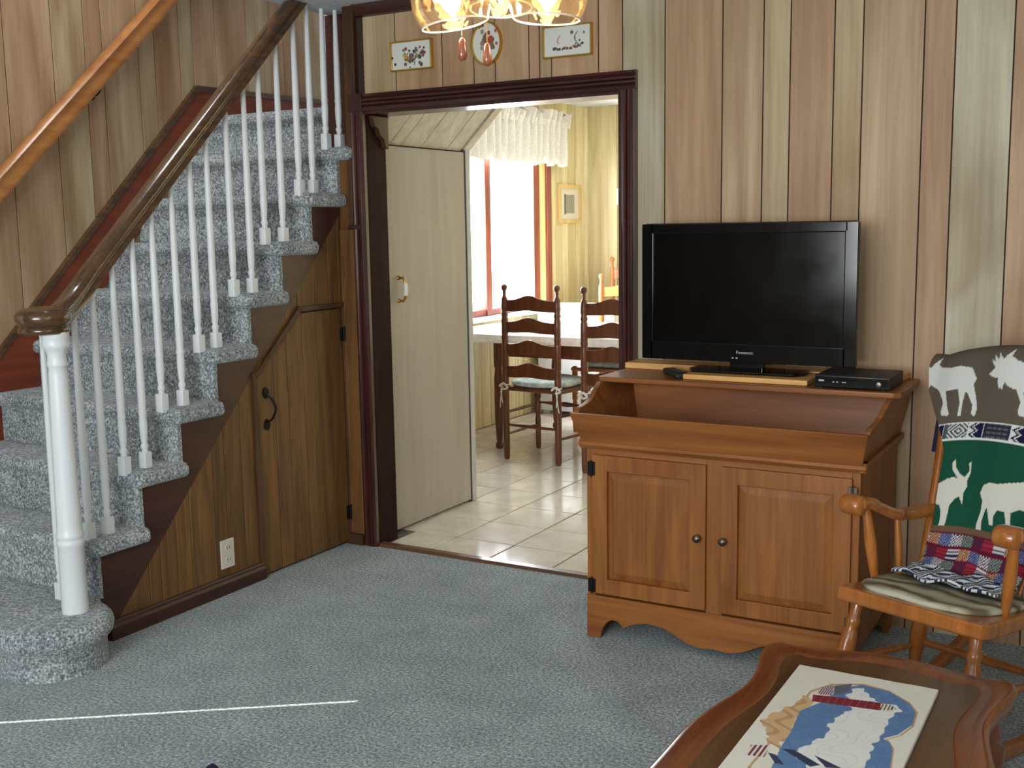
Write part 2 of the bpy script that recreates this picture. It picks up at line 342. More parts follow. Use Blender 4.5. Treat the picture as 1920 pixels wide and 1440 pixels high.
def colour_mesh(name, co, col, nu, nv, mat, parent=None, thick=None):
    """co, col: (nv,nu,3) arrays"""
    vi = np.arange(nu*nv).reshape(nv, nu)
    f = np.stack([vi[:-1, :-1], vi[:-1, 1:], vi[1:, 1:], vi[1:, :-1]], -1).reshape(-1, 4)
    co = co.reshape(-1, 3); col = col.reshape(-1, 3)
    if thick is not None:      # a back side and a closed rim, pushed along the local normal direction given by thick (vector field)
        co2 = co+np.asarray(thick).reshape(-1, 3); k = nu*nv
        f2 = f[:, ::-1]+k
        rim = np.concatenate([vi[0], vi[1:, -1], vi[-1, -2::-1], vi[-2:0:-1, 0]]); rn = np.roll(rim, -1)
        f3 = np.stack([rn, rim, rim+k, rn+k], -1)
        co = np.concatenate([co, co2]); col = np.concatenate([col, col]); f = np.concatenate([f, f2, f3])
    me = bpy.data.meshes.new(name); me.from_pydata(co.tolist(), [], f.tolist())
    at = me.color_attributes.new('Col', 'FLOAT_COLOR', 'POINT')
    at.data.foreach_set('color', np.concatenate([col, np.ones((len(col), 1))], 1).astype(np.float32).ravel())
    for p in me.polygons: p.use_smooth = True
    me.materials.append(M[mat]); me.update()
    o = bpy.data.objects.new(name, me); COL.objects.link(o)
    if parent is not None:
        o.parent = parent
    return o

# ================================================================== THE SHELL
WY = 3.93            # room face of the back wall
XL = -4.13           # face of the left (stair) wall
CZ = 2.35            # ceiling
# ---- floors
fl = st(B().box(-4.28, 2.5, -2.3, 3.948, -.06, 0).build('floor', 'carpet', smooth=0), 'speckled blue-grey carpet covering the living room floor', 'floor')
kf = st(B().box(-4.22, -.8, 3.948, 8.5, -.06, -.006).build('floor_kitchen', 'grout', smooth=0), 'kitchen floor of cream square tiles beyond the doorway', 'floor')
G, T = .0085, .305
tb = {}
def tile(x0, x1, y0, y1):
    if x1-x0 < .02 or y1-y0 < .02: return
    k = (round(x1-x0, 3), round(y1-y0, 3))
    if k not in tb:
        o = B().box(-k[0]/2+G/2, k[0]/2-G/2, -k[1]/2+G/2, k[1]/2-G/2, -.0075, 0, bev=.0025, seg=1).build('tile', 'tile', kf, smooth=0); tb[k] = o.data
    else:
        o = bpy.data.objects.new('tile', tb[k]); COL.objects.link(o); o.parent = kf
    o.location = ((x0+x1)/2, (y0+y1)/2, random.uniform(-.0006, .0004))
for i in range(-7, 5):
    x0 = -2.11+T*i; x1 = x0+T
    if x0 > -.9 or x1 < -4.06: continue
    for j in range(-1, 14):
        y0 = 4.21+T*j; y1 = y0+T
        if j == -1:
            a, b = max(x0, -2.95), min(x1, -1.765)
            if b > a+.02: tile(a, b, 3.955, y1)
        else: tile(max(x0, -4.065), min(x1, -.9), y0, min(y1, 8.36))
# ---- ceiling with the stairwell opening (x < -3.1, y 2.6 to 5)
ce = st(B().box(-3.10, 2.5, -2.3, 4.06, CZ, CZ+.22).box(-4.28, -3.10, -2.3, 2.55, CZ, CZ+.22).box(-3.215, -3.10, 3.55, 4.06, CZ, CZ+.22).build('ceiling', 'ceil', smooth=0), 'white ceiling ending at the edge of the stairwell', 'ceiling')
up_ = st(B().box(-4.28, -3.0, 2.4, 5.22, 4.6, 4.7).box(-4.14, -3.0, 2.40, 2.55, CZ+.22, 4.6).box(-3.10, -3.0, 2.55, 4.06, CZ+.22, 4.6).box(-3.25, -3.10, 4.06, 4.86, 1.80, 4.6).box(-3.30, -3.25, 4.86, 5.14, 1.80, 4.6).box(-4.14, -3.25, 5.14, 5.22, 1.80, 4.6).box(-4.13, -3.30, 4.86, 5.14, 1.80, 1.93).build('wall_stairwell', 'ceil', smooth=0), 'white upper walls and ceiling closing the stairwell', 'wall')
# ---- back wall
wb = st(B().box(-3.045, -2.955, WY+.0045, 4.06, 0, CZ).box(-1.76, 2.5, WY+.0045, 4.06, 0, CZ).box(-2.955, -1.76, WY+.0045, 4.06, 1.915, CZ).build('wall_back', 'groove', smooth=0), 'wood panelled back wall behind the television, broad vertical planks', 'wall')
TAN = lin((204, 190, 158)); PINK = lin((200, 174, 144)); PALE = lin((200, 200, 180)); BRN = lin((196, 168, 138)); MID = lin((202, 182, 152))
def plank_y(parent, a, b, z0, z1, x, mat, col, thick=.0045, sgn=1):     # plank on a wall that faces +x (sgn 1)
    o = B().box(*((x-thick, x) if sgn > 0 else (x, x+thick)), a+.0022, b-.0022, z0, z1, bev=.0008, seg=1).build('plank', mat, parent, smooth=0, color=col); return o
def plank_x(parent, a, b, z0, z1, y, mat, col, thick=.0045):            # plank on a wall that faces -y
    return B().box(a+.0022, b-.0022, y, y+thick, z0, z1, bev=.0008, seg=1).build('plank', mat, parent, smooth=0, color=col)
ov = [-2.955, -2.789, -2.557, -2.406, -2.307, -2.154, -2.107, -2.055, -1.855, -1.756]
oc = [TAN, PINK, BRN, MID, PINK, BRN, MID, PINK, PINK]
for a, b, c in zip(ov, ov[1:], oc): plank_x(wb, a, b, 1.95, CZ, WY, 'panel', c)
bw = [-1.756, -1.587, -1.368, -1.219, -1.124, -.974, -.879, -.684, -.588, -.414]
bc = [PALE, PINK, MID, TAN, PINK, TAN, MID, BRN, PALE]
while bw[-1] < 2.45: bw.append(bw[-1]+random.choice((.10, .15, .20, .17))); bc.append(random.choice((PINK, MID, TAN, PALE, BRN)))
bc[9] = BRN
for a, b, c in zip(bw, bw[1:], bc): plank_x(wb, a, min(b, 2.49), 0, CZ, WY, 'panel', c)
# ---- left wall (one high wall beside the stairs, with an added door near the room's corner)
wl = st(B().box(-4.28, XL-.0045, 1.75, 4.9, 0, 4.6).box(-4.28, XL-.0045, 4.9, 5.22, 1.80, 4.6).box(-4.28, XL-.0045, -2.3, .80, 0, 4.6).box(-4.28, XL-.0045, .80, 1.75, 2.10, 4.6).build('wall_left', 'groove', smooth=0), 'wood panelled wall beside the stairs, tall vertical planks', 'wall')
lw_ = [3.068, 3.303, 3.472, 3.568, 3.775, 3.873, 4.032, 4.121, 4.276, 4.504, 4.681, 4.786, 4.95, 5.14]
lc = [PINK, TAN, BRN, MID, TAN, PINK, TAN, PINK, BRN, TAN, PINK, BRN, TAN, PINK, MID, TAN, BRN, PINK, TAN]
pre = [3.068]; 
while pre[-1] > 1.9: pre.append(pre[-1]-random.choice((.1, .15, .2)))
pre[-1] = 1.75; pre = pre[::-1]
for a, b in zip(pre, pre[1:]): plank_y(wl, a, b, 0, 3.4, XL, 'panel', random.choice((PINK, MID, TAN, BRN)))
for a, b, c in zip(lw_, lw_[1:], lc): plank_y(wl, a, b, 1.0 if b < 4.85 else 1.90, 3.4, XL, 'panel', c)
# unseen door added in the left wall; its crack shapes the carpet's sun streak
d3 = st(B().box(-4.168, -4.138, .80, .988, 0, 2.10).build('added_door', 'white', smooth=0), 'unseen white door added in the left wall, open a crack for the sun streak', 'door')
B().box(-4.168, -4.138, 1.022, 1.75, 0, 2.10, bev=.003).build('door_slab', 'white', d3)
B().lathe([(0, 0), (.012, 0), (.012, .03), (.028, .045), (.028, .065), (0, .075)], seg=16, mat=Matrix.Translation((-4.138, 1.10, 1.0)) @ Matrix.Rotation(R(90), 4, 'Y')).build('door_knob', 'brass', d3)
# ---- walls out of view, with added window frames
wf = st(B().box(-4.28, 2.5, -2.3, -2.2, 0, CZ).build('wall_front', 'panel', smooth=0, color=TAN), 'panelled front wall with the added window frame', 'wall')
wr = st(B().box(2.4, 2.5, -2.3, 4.06, 0, CZ).build('wall_right', 'panel', smooth=0, color=TAN), 'panelled right wall with an added window frame', 'wall')
def wframe(name, x0, x1, y, z0, z1, label, rot=False):
    b = B()
    def bx(a0, a1, c0, c1):
        if rot: b.box(y-.03, y+.03, a0, a1, c0, c1)
        else: b.box(a0, a1, y-.03, y+.03, c0, c1)
    bx(x0-.06, x0, z0-.06, z1+.06); bx(x1, x1+.06, z0-.06, z1+.06); bx(x0, x1, z0-.06, z0); bx(x0, x1, z1, z1+.06)
    return st(b.build(name, 'casing', smooth=0), label, 'window')
wframe('added_window_front', -2.2, .2, -2.17, .85, 2.15, 'unseen dark window frame added on the front wall for daylight')  # unseen frame added round the front lamp
wframe('added_window_side', -.6, 1.2, 2.37, .85, 2.15, 'unseen dark window frame added on the right wall for daylight', True)  # made-up frame round the side lamp, out of view

wframe('added_window_upstairs', -3.95, -3.2, 2.57, 3.3, 4.2, 'unseen dark window frame added above the stair foot for daylight')  # made-up frame for the stairwell lamp, out of view

# ================================================================== DOORWAY TRIM
tr = thing('trim_1', 'dark mahogany fluted casing around the kitchen doorway', 'door frame', (-2.36, 3.93, 0), kind='structure')
flute = [(-3.022, 3.93), (-3.022, 3.908), (-3.012, 3.903), (-3.006, 3.909), (-3.000, 3.901), (-2.992, 3.901), (-2.988, 3.908), (-2.984, 3.901), (-2.976, 3.901), (-2.972, 3.908), (-2.966, 3.903), (-2.952, 3.906), (-2.952, 3.93)]
B().prism(flute, 'z', 0, 1.915).build('casing', 'casing', tr, smooth=30)
B().prism([(-1.764-(x+2.952)+0, y) for x, y in flute], 'z', 0, 1.915).build('casing', 'casing', tr, smooth=30)
B().prism([(y, 1.913-(x+2.952)) for x, y in flute], 'x', -3.022, -1.694).build('head_casing', 'casingx', tr, smooth=30)
B().box(-3.024, -2.95, 3.898, 3.93, 1.91, 1.985, bev=.004).build('corner_block', 'casing', tr)
B().box(-2.965, -2.952, 3.925, 4.065, 0, 1.912).build('jamb', 'jamb', tr)
B().box(-1.764, -1.751, 3.925, 4.065, 0, 1.912).build('jamb', 'casing', tr)
B().box(-2.952, -1.764, 3.925, 4.065, 1.900, 1.913).build('head_jamb', 'casingx', tr)
# scrolled bracket under the head of the doorway, on the left jamb
bk = [(3.945, 1.895), (4.055, 1.895), (4.055, 1.76), (4.035, 1.765), (4.02, 1.80), (3.995, 1.815), (3.985, 1.84), (3.96, 1.85)]
B().prism([(p.x, p.y) for p in [Vector(q+(0,)) for q in bk]], 'x', -2.952, -2.925, bev=.004).build('scroll_bracket', 'post', tr)
th = st(B().prism([(3.915, 0), (3.925, .012), (3.955, .014), (3.965, 0)], 'x', -2.95, -1.765).build('trim_2', 'thresh', smooth=0), 'worn brown wooden threshold strip between carpet and tiles', 'threshold')
cr_ = st(B().prism([(3.93, 2.30), (3.915, 2.305), (3.90, 2.33), (3.895, 2.35), (3.93, 2.35)], 'x', -2.985, 2.4).build('trim_3', 'casingx'), 'dark crown moulding along the top of the back wall', 'moulding')
po = thing('trim_4', 'brown wooden corner post between the stairs and the doorway casing', 'post', (-3.05, 3.92, 0), kind='structure')
B().box(-3.046, -2.988, 3.908, 4.03, 1.415, CZ, bev=.004).build('upper_post', 'post', po)
B().box(-3.235, -3.045, 4.03, 4.06, 1.765, CZ).build('dark_edge', 'casing', po, smooth=0)
B().box(-3.050, -2.985, 3.902, 3.93, 1.415, 1.435, bev=.003).build('post_foot', 'casing', po)
B().box(-3.105, -3.022, 3.912, 3.938, 0, 1.415, bev=.003).box(-3.13, -3.04, 3.932, 3.95, 1.3, 1.73).build('lower_board', 'under', po, color=(.95, .85, .7))
B().box(-3.11, -3.022, 3.892, 3.914, 0, .05, bev=.002).build('plinth', 'undertrim', po)

# ================================================================== STAIRS
RZ, RY = .2, .2
def rz(n): return .17+RZ*(n-1)
def ry(n): return 2.312+RY*(n-1)
sc = thing('staircase', 'steep carpeted staircase with white turned balusters and dark handrail', 'staircase', (-3.6, 3.1, 0))
# bottom step with its round end
def arcpts(cx, cy, r, a0, a1, n): return [(cx+r*math.cos(R(a0+(a1-a0)*i/n)), cy+r*math.sin(R(a0+(a1-a0)*i/n))) for i in range(n+1)]
base = [(XL+.001, 2.515), (XL+.001, 2.13)]+arcpts(-3.09, 2.315, .185, -90, 84, 22)+[(-3.105, 2.515)]
def inset(pts, d, cx=-3.09, cy=2.315): 
    out = []
    for x, y in pts:
        if x <= cx and y < 2.2: out.append((x, y+d))
        elif x > cx:
            v = Vector((x-cx, y-cy)); v = v*(1-d/v.length); out.append((cx+v.x, cy+v.y))
        else: out.append((x, y))
    return out
bt = B(); rings = []
for d, z in ((.022, 0), (.022, .085), (.012, .095), (.0, .11), (-.004, .13), (.0, .15), (.012, .165), (.03, .17)):
    rings.append([bt.bm.verts.new((x, y, z)) for x, y in inset(base, d)])
for a, b in zip(rings, rings[1:]):
    for i in range(len(a)): bt.bm.faces.new((a[i], a[(i+1) % len(a)], b[(i+1) % len(b)], b[i]))
bt.bm.faces.new(rings[-1]); bt.bm.faces.new(rings[0][::-1])
bt.build('step', 'scarpet', sc, smooth=60)
XS = -3.105
for n in range(2, 11):
    z = rz(n); y0 = ry(n)-.028; y1 = ry(n+1)+.01 if n < 10 else 5.14
    xr = -3.066 if n < 9 else (-3.012 if n == 9 else -3.25)
    b = B()
    # rounded tread: profile rings swept round the front and the open end
    th_ = .058; rr = .026
    prof = [(rr, 0), (.008, .006), (0, .02), (0, th_-.02), (.008, th_-.006), (rr, th_)]
    rg = []
    for d, h in prof:
        pts = [(XL+.001, y1), (XL+.001, y0+d), (xr-.03, y0+d)]
        pts += [(xr-.03+(.03-d)*math.sin(R(a)), y0+.03-(.03-d)*math.cos(R(a))) for a in (18, 36, 54, 72, 90)]
        pts += [(xr-d, y1)]
        rg.append([b.bm.verts.new((x, y, z-th_+h)) for x, y in pts])
    for p, q in zip(rg, rg[1:]):
        for i in range(len(p)): b.bm.faces.new((p[i], p[(i+1) % len(p)], q[(i+1) % len(q)], q[i]))
    b.bm.faces.new(rg[-1]); b.bm.faces.new(rg[0][::-1])
    b.box(XL+.001, XS if n < 10 else -3.25, ry(n), ry(n)+.02, z-RZ-.01, z-th_+.01)
    b.build('step', 'scarpet', sc, smooth=60)
# stringer: saw-tooth board above the panelling
dz = lambda y: .056+(y-2.588)*1.0667
saw = [(2.535, .0), (2.535, .02)]
pts = [(2.54, .12)]
for n in range(2, 10):
    pts += [(ry(n)+.004, rz(n-1)-.01), (ry(n)+.004, rz(n)-.05), ]
    pts += [(ry(n+1)+.004, rz(n)-.05)]
pts = [(2.52, .02), (2.52, .13)]+[p for n in range(2, 10) for p in ((ry(n)+.012, rz(n-1)-.02), (ry(n)+.012, rz(n)-.052))]+[(3.925, rz(9)-.052), (3.925, dz(3.925)), (2.60, dz(2.60))]
B().prism(pts, 'x', -3.135, -3.109).build('stringer', 'redwood', sc, smooth=0)
# skirting on the wall side
sk = lambda y: 2.10+(y-4.13)*.985
B().prism([(2.0, .02), (2.0, sk(2.0)+.22 if sk(2.0)+.22 > .1 else .1), (2.25, .25), (4.13, 2.10), (5.14, 2.12), (5.14, 1.95), (4.2, 1.95), (2.4, .02)], 'x', XL-.004, XL+.016).build('skirting', 'skirt', sc, smooth=0)
B().prism([(2.2, sk(2.2)), (4.125, sk(4.125)), (5.14, 2.115), (5.14, 2.14), (4.115, 2.125), (2.2, sk(2.2)+.03)], 'x', XL-.004, XL+.024, bev=.004).build('skirting_cap', 'rail', sc)
# newel
NX, NY = -3.055, 2.375
B().lathe([(.0, .165), (.042, .165), (.0425, .20), (.0415, .395), (.0445, .40), (.0455, .408), (.0445, .416), (.041, .42), (.0445, .428), (.0455, .435), (.0415, .443), (.040, .46), (.036, .70), (.030, .97), (.028, .99), (.0315, .995), (.0325, 1.002), (.0305, 1.01), (.029, 1.03), (.033, 1.045), (.041, 1.055), (.043, 1.06), (.043, 1.07), (.0405, 1.078), (.043, 1.085), (.043, 1.105), (0, 1.105)], (NX, NY, 0), 28).build('newel_post', 'white', sc, smooth=50)
# balusters
BX = -3.145
def rail_z(y): return 1.149+.955*(y-2.5)
bl = [(2.445, 1, -3.21)]+[(y, n, BX) for n, ys in {2: (2.523, 2.604), 3: (2.695, 2.791), 4: (2.886, 2.988), 5: (3.086, 3.176), 6: (3.289, 3.393), 7: (3.482, 3.593), 8: (3.707, 3.797), 9: (3.896,)}.items() for y in ys]+[(3.955, 9, -3.118)]
for y, n, x in bl:
    z = rz(n); top = min(rail_z(max(y, 2.5))+.012, CZ+.004); h = top-z
    b = B().box(x-.0175, x+.0175, y-.0175, y+.0175, z-.012, z+.058, bev=.003, seg=1)
    b.lathe([(0, .055), (.012, .055), (.011, .066), (.0145, .074), (.0145, .082), (.010, .09), (.0125, .10), (.0145, .13), (.0155, .165), (.0135, .19), (.0155, .197), (.0155, .203), (.0138, .21), (.0145, .26), (.0135, .45*h+.1), (.009, h), (0, h)], (x, y, z), 12)
    b.build('baluster', 'white', sc, smooth=45)
# handrail
sect = [(-.5, -.5), (.5, -.5), (.5, -.28), (.42, -.2), (.42, -.08), (.56, .06), (.58, .25), (.42, .45), (.2, .53), (-.2, .53), (-.42, .45), (-.58, .25), (-.56, .06), (-.42, -.08), (-.42, -.2), (-.5, -.28)]
path = [(BX, 4.02, rail_z(4.02)+.03)]+[(BX, y, rail_z(y)+.03) for y in (3.6, 3.2, 2.9, 2.72)]+[(BX+.002, 2.62, rail_z(2.62)+.032), (BX+.01, 2.545, 1.228), (BX+.03, 2.48, 1.185), (BX+.055, 2.425, 1.158), (NX-.01, 2.385, 1.150)]
path[0] = (BX, 3.79, rail_z(3.79)+.03)
B().tube(catmull(path, 6), .062, sect=sect).build('handrail', 'rail', sc, smooth=50)
B().lathe([(0, 1.100), (.075, 1.100), (.080, 1.108), (.080, 1.118), (.074, 1.124), (.080, 1.132), (.087, 1.142), (.088, 1.158), (.080, 1.172), (.06, 1.181), (.03, 1.186), (0, 1.187)], (NX-.035, NY-.012, 0), 32).build('handrail_cap', 'rail', sc, smooth=60)

# ---- panelled wall under the stairs
ws = st(B().prism([(2.56, .0), (3.925, .0), (3.925, dz(3.925)), (2.56, dz(2.56))], 'x', -3.16, -3.122).build('wall_stair', 'groove', smooth=0), 'dark stained wood panelling closing the space under the stairs', 'wall')
def under(a, b, lo, hi, parent, x1=-3.109, name='plank', colr=(1, 1, 1)):
    B().prism([(a+.0015, lo(a)), (b-.0015, lo(b)), (b-.0015, hi(b)), (a+.0015, hi(a))], 'x', -3.124, x1, bev=.0012, seg=1).build(name, 'under', parent, smooth=0, color=colr)
def tn(): 
    k = random.uniform(.82, 1.12); return (k, k*random.uniform(.95, 1.0), k*random.uniform(.86, 1))
ub = [2.59, 2.743, 2.80, 2.882, 2.955, 3.086, 3.15, 3.245, 3.322]
for a, b in zip(ub, ub[1:]): under(a, b, lambda y: 0, dz, ws, colr=tn())
topd = lambda y: .839+(y-3.336)*.9007 if y < 3.618 else 1.090
for a, b in zip([3.322, 3.44, 3.54, 3.618, 3.74, 3.83, 3.90], [3.44, 3.54, 3.618, 3.74, 3.83, 3.90, 3.922]): under(a, b, topd, dz, ws, colr=tn())
# storage door
d1 = thing('door_1', 'small dark wood cupboard door with a slanted corner under the stairs', 'door', (-3.11, 3.62, 0), kind='structure')
db = [3.340, 3.455, 3.533, 3.618, 3.635, 3.728, 3.905]
db = [3.340, 3.45, 3.533, 3.635, 3.728, 3.905]
for a, b in zip(db, db[1:]):
    if a < 3.618 < b:
        B().prism([(a+.0015, .012), (b-.0015, .012), (b-.0015, topd(b)-.018), (3.618, topd(3.618)-.02), (a+.0015, topd(a)-.024)], 'x', -3.124, -3.104, bev=.0012, seg=1).build('plank', 'under', d1, smooth=0, color=tn())
    else:
        B().prism([(a+.0015, .012), (b-.0015, .012), (b-.0015, topd(b)-.02), (a+.0015, topd(a)-.02)], 'x', -3.124, -3.104, bev=.0012, seg=1).build('plank', 'under', d1, smooth=0, color=tn())
B().box(-3.124, -3.096, 3.322, 3.342, 0, .85, bev=.003).build('door_moulding', 'undertrim', d1)
B().prism([(3.322, .835), (3.342, .835), (3.626, 1.075), (3.618, 1.10)], 'x', -3.124, -3.094, bev=.003).build('door_moulding', 'undertrim', d1)
B().box(-3.124, -3.094, 3.612, 3.925, 1.075, 1.097, bev=.003).build('door_moulding', 'undertrim', d1)
B().box(-3.124, -3.098, 3.907, 3.925, 0, 1.08, bev=.003).build('door_moulding', 'undertrim', d1)
hb = B()
for zc, s_ in ((.762, 1), (.632, -1)):
    hb.prism([(3.392+.017*math.sin(R(a))*(1 if abs(a-180) > 60 else .7), zc+s_*.024*math.cos(R(a))) for a in range(0, 360, 30)], 'x', -3.105, -3.098)
hb.tube(catmull([(-3.10, 3.394, .755), (-3.075, 3.40, .735), (-3.062, 3.405, .70), (-3.075, 3.40, .66), (-3.10, 3.392, .64)], 5), [.004]*5+[.0055]*11+[.004]*5, 8)
hb.build('door_handle', 'iron', d1)
for zc in (.957, .146): B().box(-3.104, -3.094, 3.888, 3.924, zc-.03, zc+.03, bev=.002).lathe([(0, -.034), (.005, -.034), (.005, .034), (0, .034)], (-3.094, 3.907, zc), 8).build('hinge', 'iron', d1)
bs = st(B().prism([(-3.124, 0), (-3.088, 0), (-3.088, .045), (-3.094, .055), (-3.094, .062), (-3.100, .068), (-3.124, .068)], 'y', 2.545, 3.335).build('baseboard_stair', 'redwood', smooth=30), 'dark red-brown baseboard along the foot of the stair panelling', 'baseboard')
ou = thing('wall_outlet', 'ivory electrical outlet plate on the dark stair panelling', 'outlet', (-3.109, 3.136, .10))
B().box(-3.110, -3.102, 3.100, 3.172, .10, .215, bev=.003).build('outlet_plate', 'ivory', ou)
for zc in (.133, .182):
    rc = B().prism([(3.136+.017*math.cos(R(a)), zc+.015*math.sin(R(a))) for a in range(0, 360, 20)], 'x', -3.103, -3.0995).build('receptacle', 'ivory', ou, smooth=30)
    B().box(-3.0998, -3.0988, 3.128, 3.1305, zc-.004, zc+.006).box(-3.0998, -3.0988, 3.1415, 3.144, zc-.004, zc+.006).build('slot', 'slot', rc, smooth=0)
# fix: sub-part was built in world coordinates under an unrotated part at the outlet's origin
for r_ in [c for c in ou.children if c.name.startswith('receptacle')]:
    for s_ in r_.children: s_.location = -Vector((-3.109, 3.136, .10))
# wall handrail
wh = thing('wall_handrail', 'orange-brown wooden handrail fixed to the panelled stair wall', 'handrail', (XL+.03, 3.4, 1.9))
hz = lambda y: 1.625+(y-2.955)*.925
B().tube([(XL+.075, y, hz(y)) for y in (2.2, 3.0, 3.8, 4.6)], .05, sect=[(-.5, -.8), (.5, -.8), (.62, -.5), (.5, -.2), (.5, .3), (.62, .6), (.4, .85), (-.4, .85), (-.62, .6), (-.5, .3), (-.5, -.2), (-.62, -.5)]).build('rail', 'wrail', wh, smooth=50)
for y in (2.5, 3.49, 4.4):
    B().tube(catmull([(XL+.002, y, hz(y)-.10), (XL+.04, y, hz(y)-.095), (XL+.072, y, hz(y)-.06), (XL+.075, y, hz(y)-.035)], 4), .006, 8).lathe([(0, 0), (.02, 0), (.018, .006), (0, .008)], seg=14, mat=Matrix.Translation((XL, y, hz(y)-.10)) @ Matrix.Rotation(R(90), 4, 'Y')).build('bracket', 'iron', wh)

# ================================================================== KITCHEN SHELL
KX = -4.07
KY, KL = lin((232, 222, 190)), lin((240, 232, 208)); KG = lin((222, 214, 186))
wc = st(B().box(-3.13, -3.03, 4.06, 4.85, 0, 1.795).box(-4.13, -3.13, 4.78, 4.85, 0, 1.795).build('wall_closet', 'groove', smooth=0), 'boxed in closet standing inside the kitchen doorway', 'wall')
B().box(-3.03, -3.016, 4.06, 4.13, 0, 1.80).build('door_stile', 'door', wc, smooth=0)
B().box(-3.03, -3.010, 4.800, 4.815, 0, 1.80).build('door_stile', 'slot', wc, smooth=0)
B().box(-3.03, -3.004, 4.815, 4.85, 0, 1.80, bev=.003).build('corner_trim', 'doortrim', wc)
d2 = st(B().box(-3.03, -3.008, 4.130, 4.800, .012, 1.785, bev=.004).build('door_2', 'door'), 'plain beige flush closet door just inside the kitchen', 'door')
hd = B()
for zc in (1.085, 1.19): hd.lathe([(0, 0), (.012, 0), (.009, .006), (.006, .012), (.005, .03), (0, .032)], seg=12, mat=Matrix.Translation((-3.008, 4.21, zc)) @ Matrix.Rotation(R(90), 4, 'Y'))
hd.tube(catmull([(-2.985, 4.21, 1.195), (-2.972, 4.21, 1.175), (-2.966, 4.21, 1.138), (-2.972, 4.21, 1.10), (-2.985, 4.21, 1.08)], 5), .0065, 10)
hd.build('door_pull', 'brass', d2)
B().tube(catmull([(-2.970, 4.21, 1.165), (-2.966, 4.21, 1.138), (-2.970, 4.21, 1.11)], 5), .0095, 12).build('pull_grip', 'white', d2)
cs = st(B().prism([(-3.03, 1.80), (-2.47, 2.36), (-3.03, 2.36)], 'y', 4.06, 4.86).build('ceiling_slope', 'groove', smooth=0), 'slanted plank ceiling above the closet door', 'ceiling')
sb_ = [4.06, 4.199, 4.29, 4.451, 4.669, 4.80]
k7 = .7071
for a, b in zip(sb_, sb_[1:]):
    c0 = lin((232, 226, 214)); kk = random.uniform(.9, 1.05)
    B().prism([(-3.026, 1.792), (-2.465, 2.353), (-2.471, 2.359), (-3.032, 1.798)], 'y', a+.003, b-.003).build('plank', 'slope', cs, smooth=0, color=tuple(x*kk for x in c0))
B().prism([(-3.022, 1.784), (-2.458, 2.348), (-2.471, 2.361), (-3.035, 1.797)], 'y', 4.803, 4.862).build('edge_trim', 'slope', cs, smooth=0, color=lin((226, 218, 204)))
KC = 2.36
ck = st(B().box(-3.04, -.8, 4.06, 8.5, KC, KC+.12).box(-4.22, -3.04, 5.22, 8.5, KC, KC+.12).box(-3.25, -3.04, 4.86, 5.22, KC, KC+.12).build('ceiling_kitchen', 'ceil', smooth=0), 'white kitchen ceiling', 'ceiling')
kwl = st(B().box(-4.22, KX-.0045, 5.22, 6.12, 0, KC).box(-4.22, KX-.0045, 4.85, 5.22, 0, 1.80).box(-4.22, KX-.0045, 7.66, 8.5, 0, KC).box(-4.22, KX-.0045, 6.12, 7.66, 0, .78).box(-4.22, KX-.0045, 6.12, 7.66, 2.0, KC).build('wall_kitchen_left', 'groove', smooth=0), 'pale yellow panelled kitchen wall holding the window', 'wall')
y = 5.22; kb = []
while y < 8.36:
    wd = random.choice((.10, .14, .19, .12)); kb.append((y, min(y+wd, 8.36))); y += wd
for a, b in kb:
    col = random.choice((KY, KL, KG))
    if b <= 6.12 or a >= 7.66: plank_y(kwl, a, b, 0, KC, KX, 'kpanel', col)
    else:
        plank_y(kwl, a, b, 0, .78, KX, 'kpanel', col); plank_y(kwl, a, b, 2.0, KC, KX, 'kpanel', col)
        if a < 6.12: plank_y(kwl, a, 6.12, .78, 2.0, KX, 'kpanel', col)
        if b > 7.66: plank_y(kwl, 7.66, b, .78, 2.0, KX, 'kpanel', col)
kwf = st(B().box(-4.22, -.8, 8.3645, 8.5, 0, KC).build('wall_kitchen_far', 'groove', smooth=0), 'pale panelled wall at the far end of the kitchen', 'wall')
x = -4.05; i = 0
for wd in [.265, .05, .19, .10, .2, .15, .1, .2, .2, .15, .2, .1, .2, .2, .2, .2, .2, .2, .2, .1]:
    if x > -.85: break
    plank_x(kwf, x, min(x+wd, -.81), 0, KC, 8.36, 'kpanel', random.choice((KY, KG, KL))); x += wd
st(B().box(KX, KX+.03, 8.33, 8.36, 0, KC, bev=.004).build('trim_5', 'kpanel', color=KL), 'pale strip covering the kitchen corner', 'moulding')
st(B().box(-.9, -.8, 4.06, 8.5, 0, KC).build('wall_kitchen_right', 'kpanel', smooth=0, color=KL), 'pale panelled kitchen wall out of sight to the right', 'wall')
# window
wi = thing('window_1', 'bright kitchen window with dark red-brown frame', 'window', (KX, 6.9, .78), kind='structure')
B().box(KX-.001, KX+.02, 7.655, 7.725, .74, 2.05, bev=.003).build('window_casing', 'redtrim', wi)
B().box(KX-.001, KX+.02, 6.05, 6.12, .74, 2.05, bev=.003).build('window_casing', 'redtrim', wi)
B().box(KX-.001, KX+.02, 6.05, 7.725, 2.0, 2.07, bev=.003).build('window_casing', 'redtrim', wi)
B().box(-4.20, KX+.05, 6.03, 7.74, .755, .785, bev=.005).build('window_sill', 'white', wi)
B().box(-4.20, KX, 7.60, 7.66, .78, 2.0).build('reveal', 'mustard', wi, smooth=0)
for a, b in ((7.51, 7.60), (6.80, 6.872), (6.12, 6.18)): B().box(-4.17, -4.09, a, b, .785, 2.0, bev=.004).build('sash_stile', 'redtrim', wi)
for z0, z1 in ((.785, .83), (1.94, 2.0)): B().box(-4.165, -4.10, 6.18, 7.51, z0, z1, bev=.003).build('sash_rail', 'redtrim', wi)
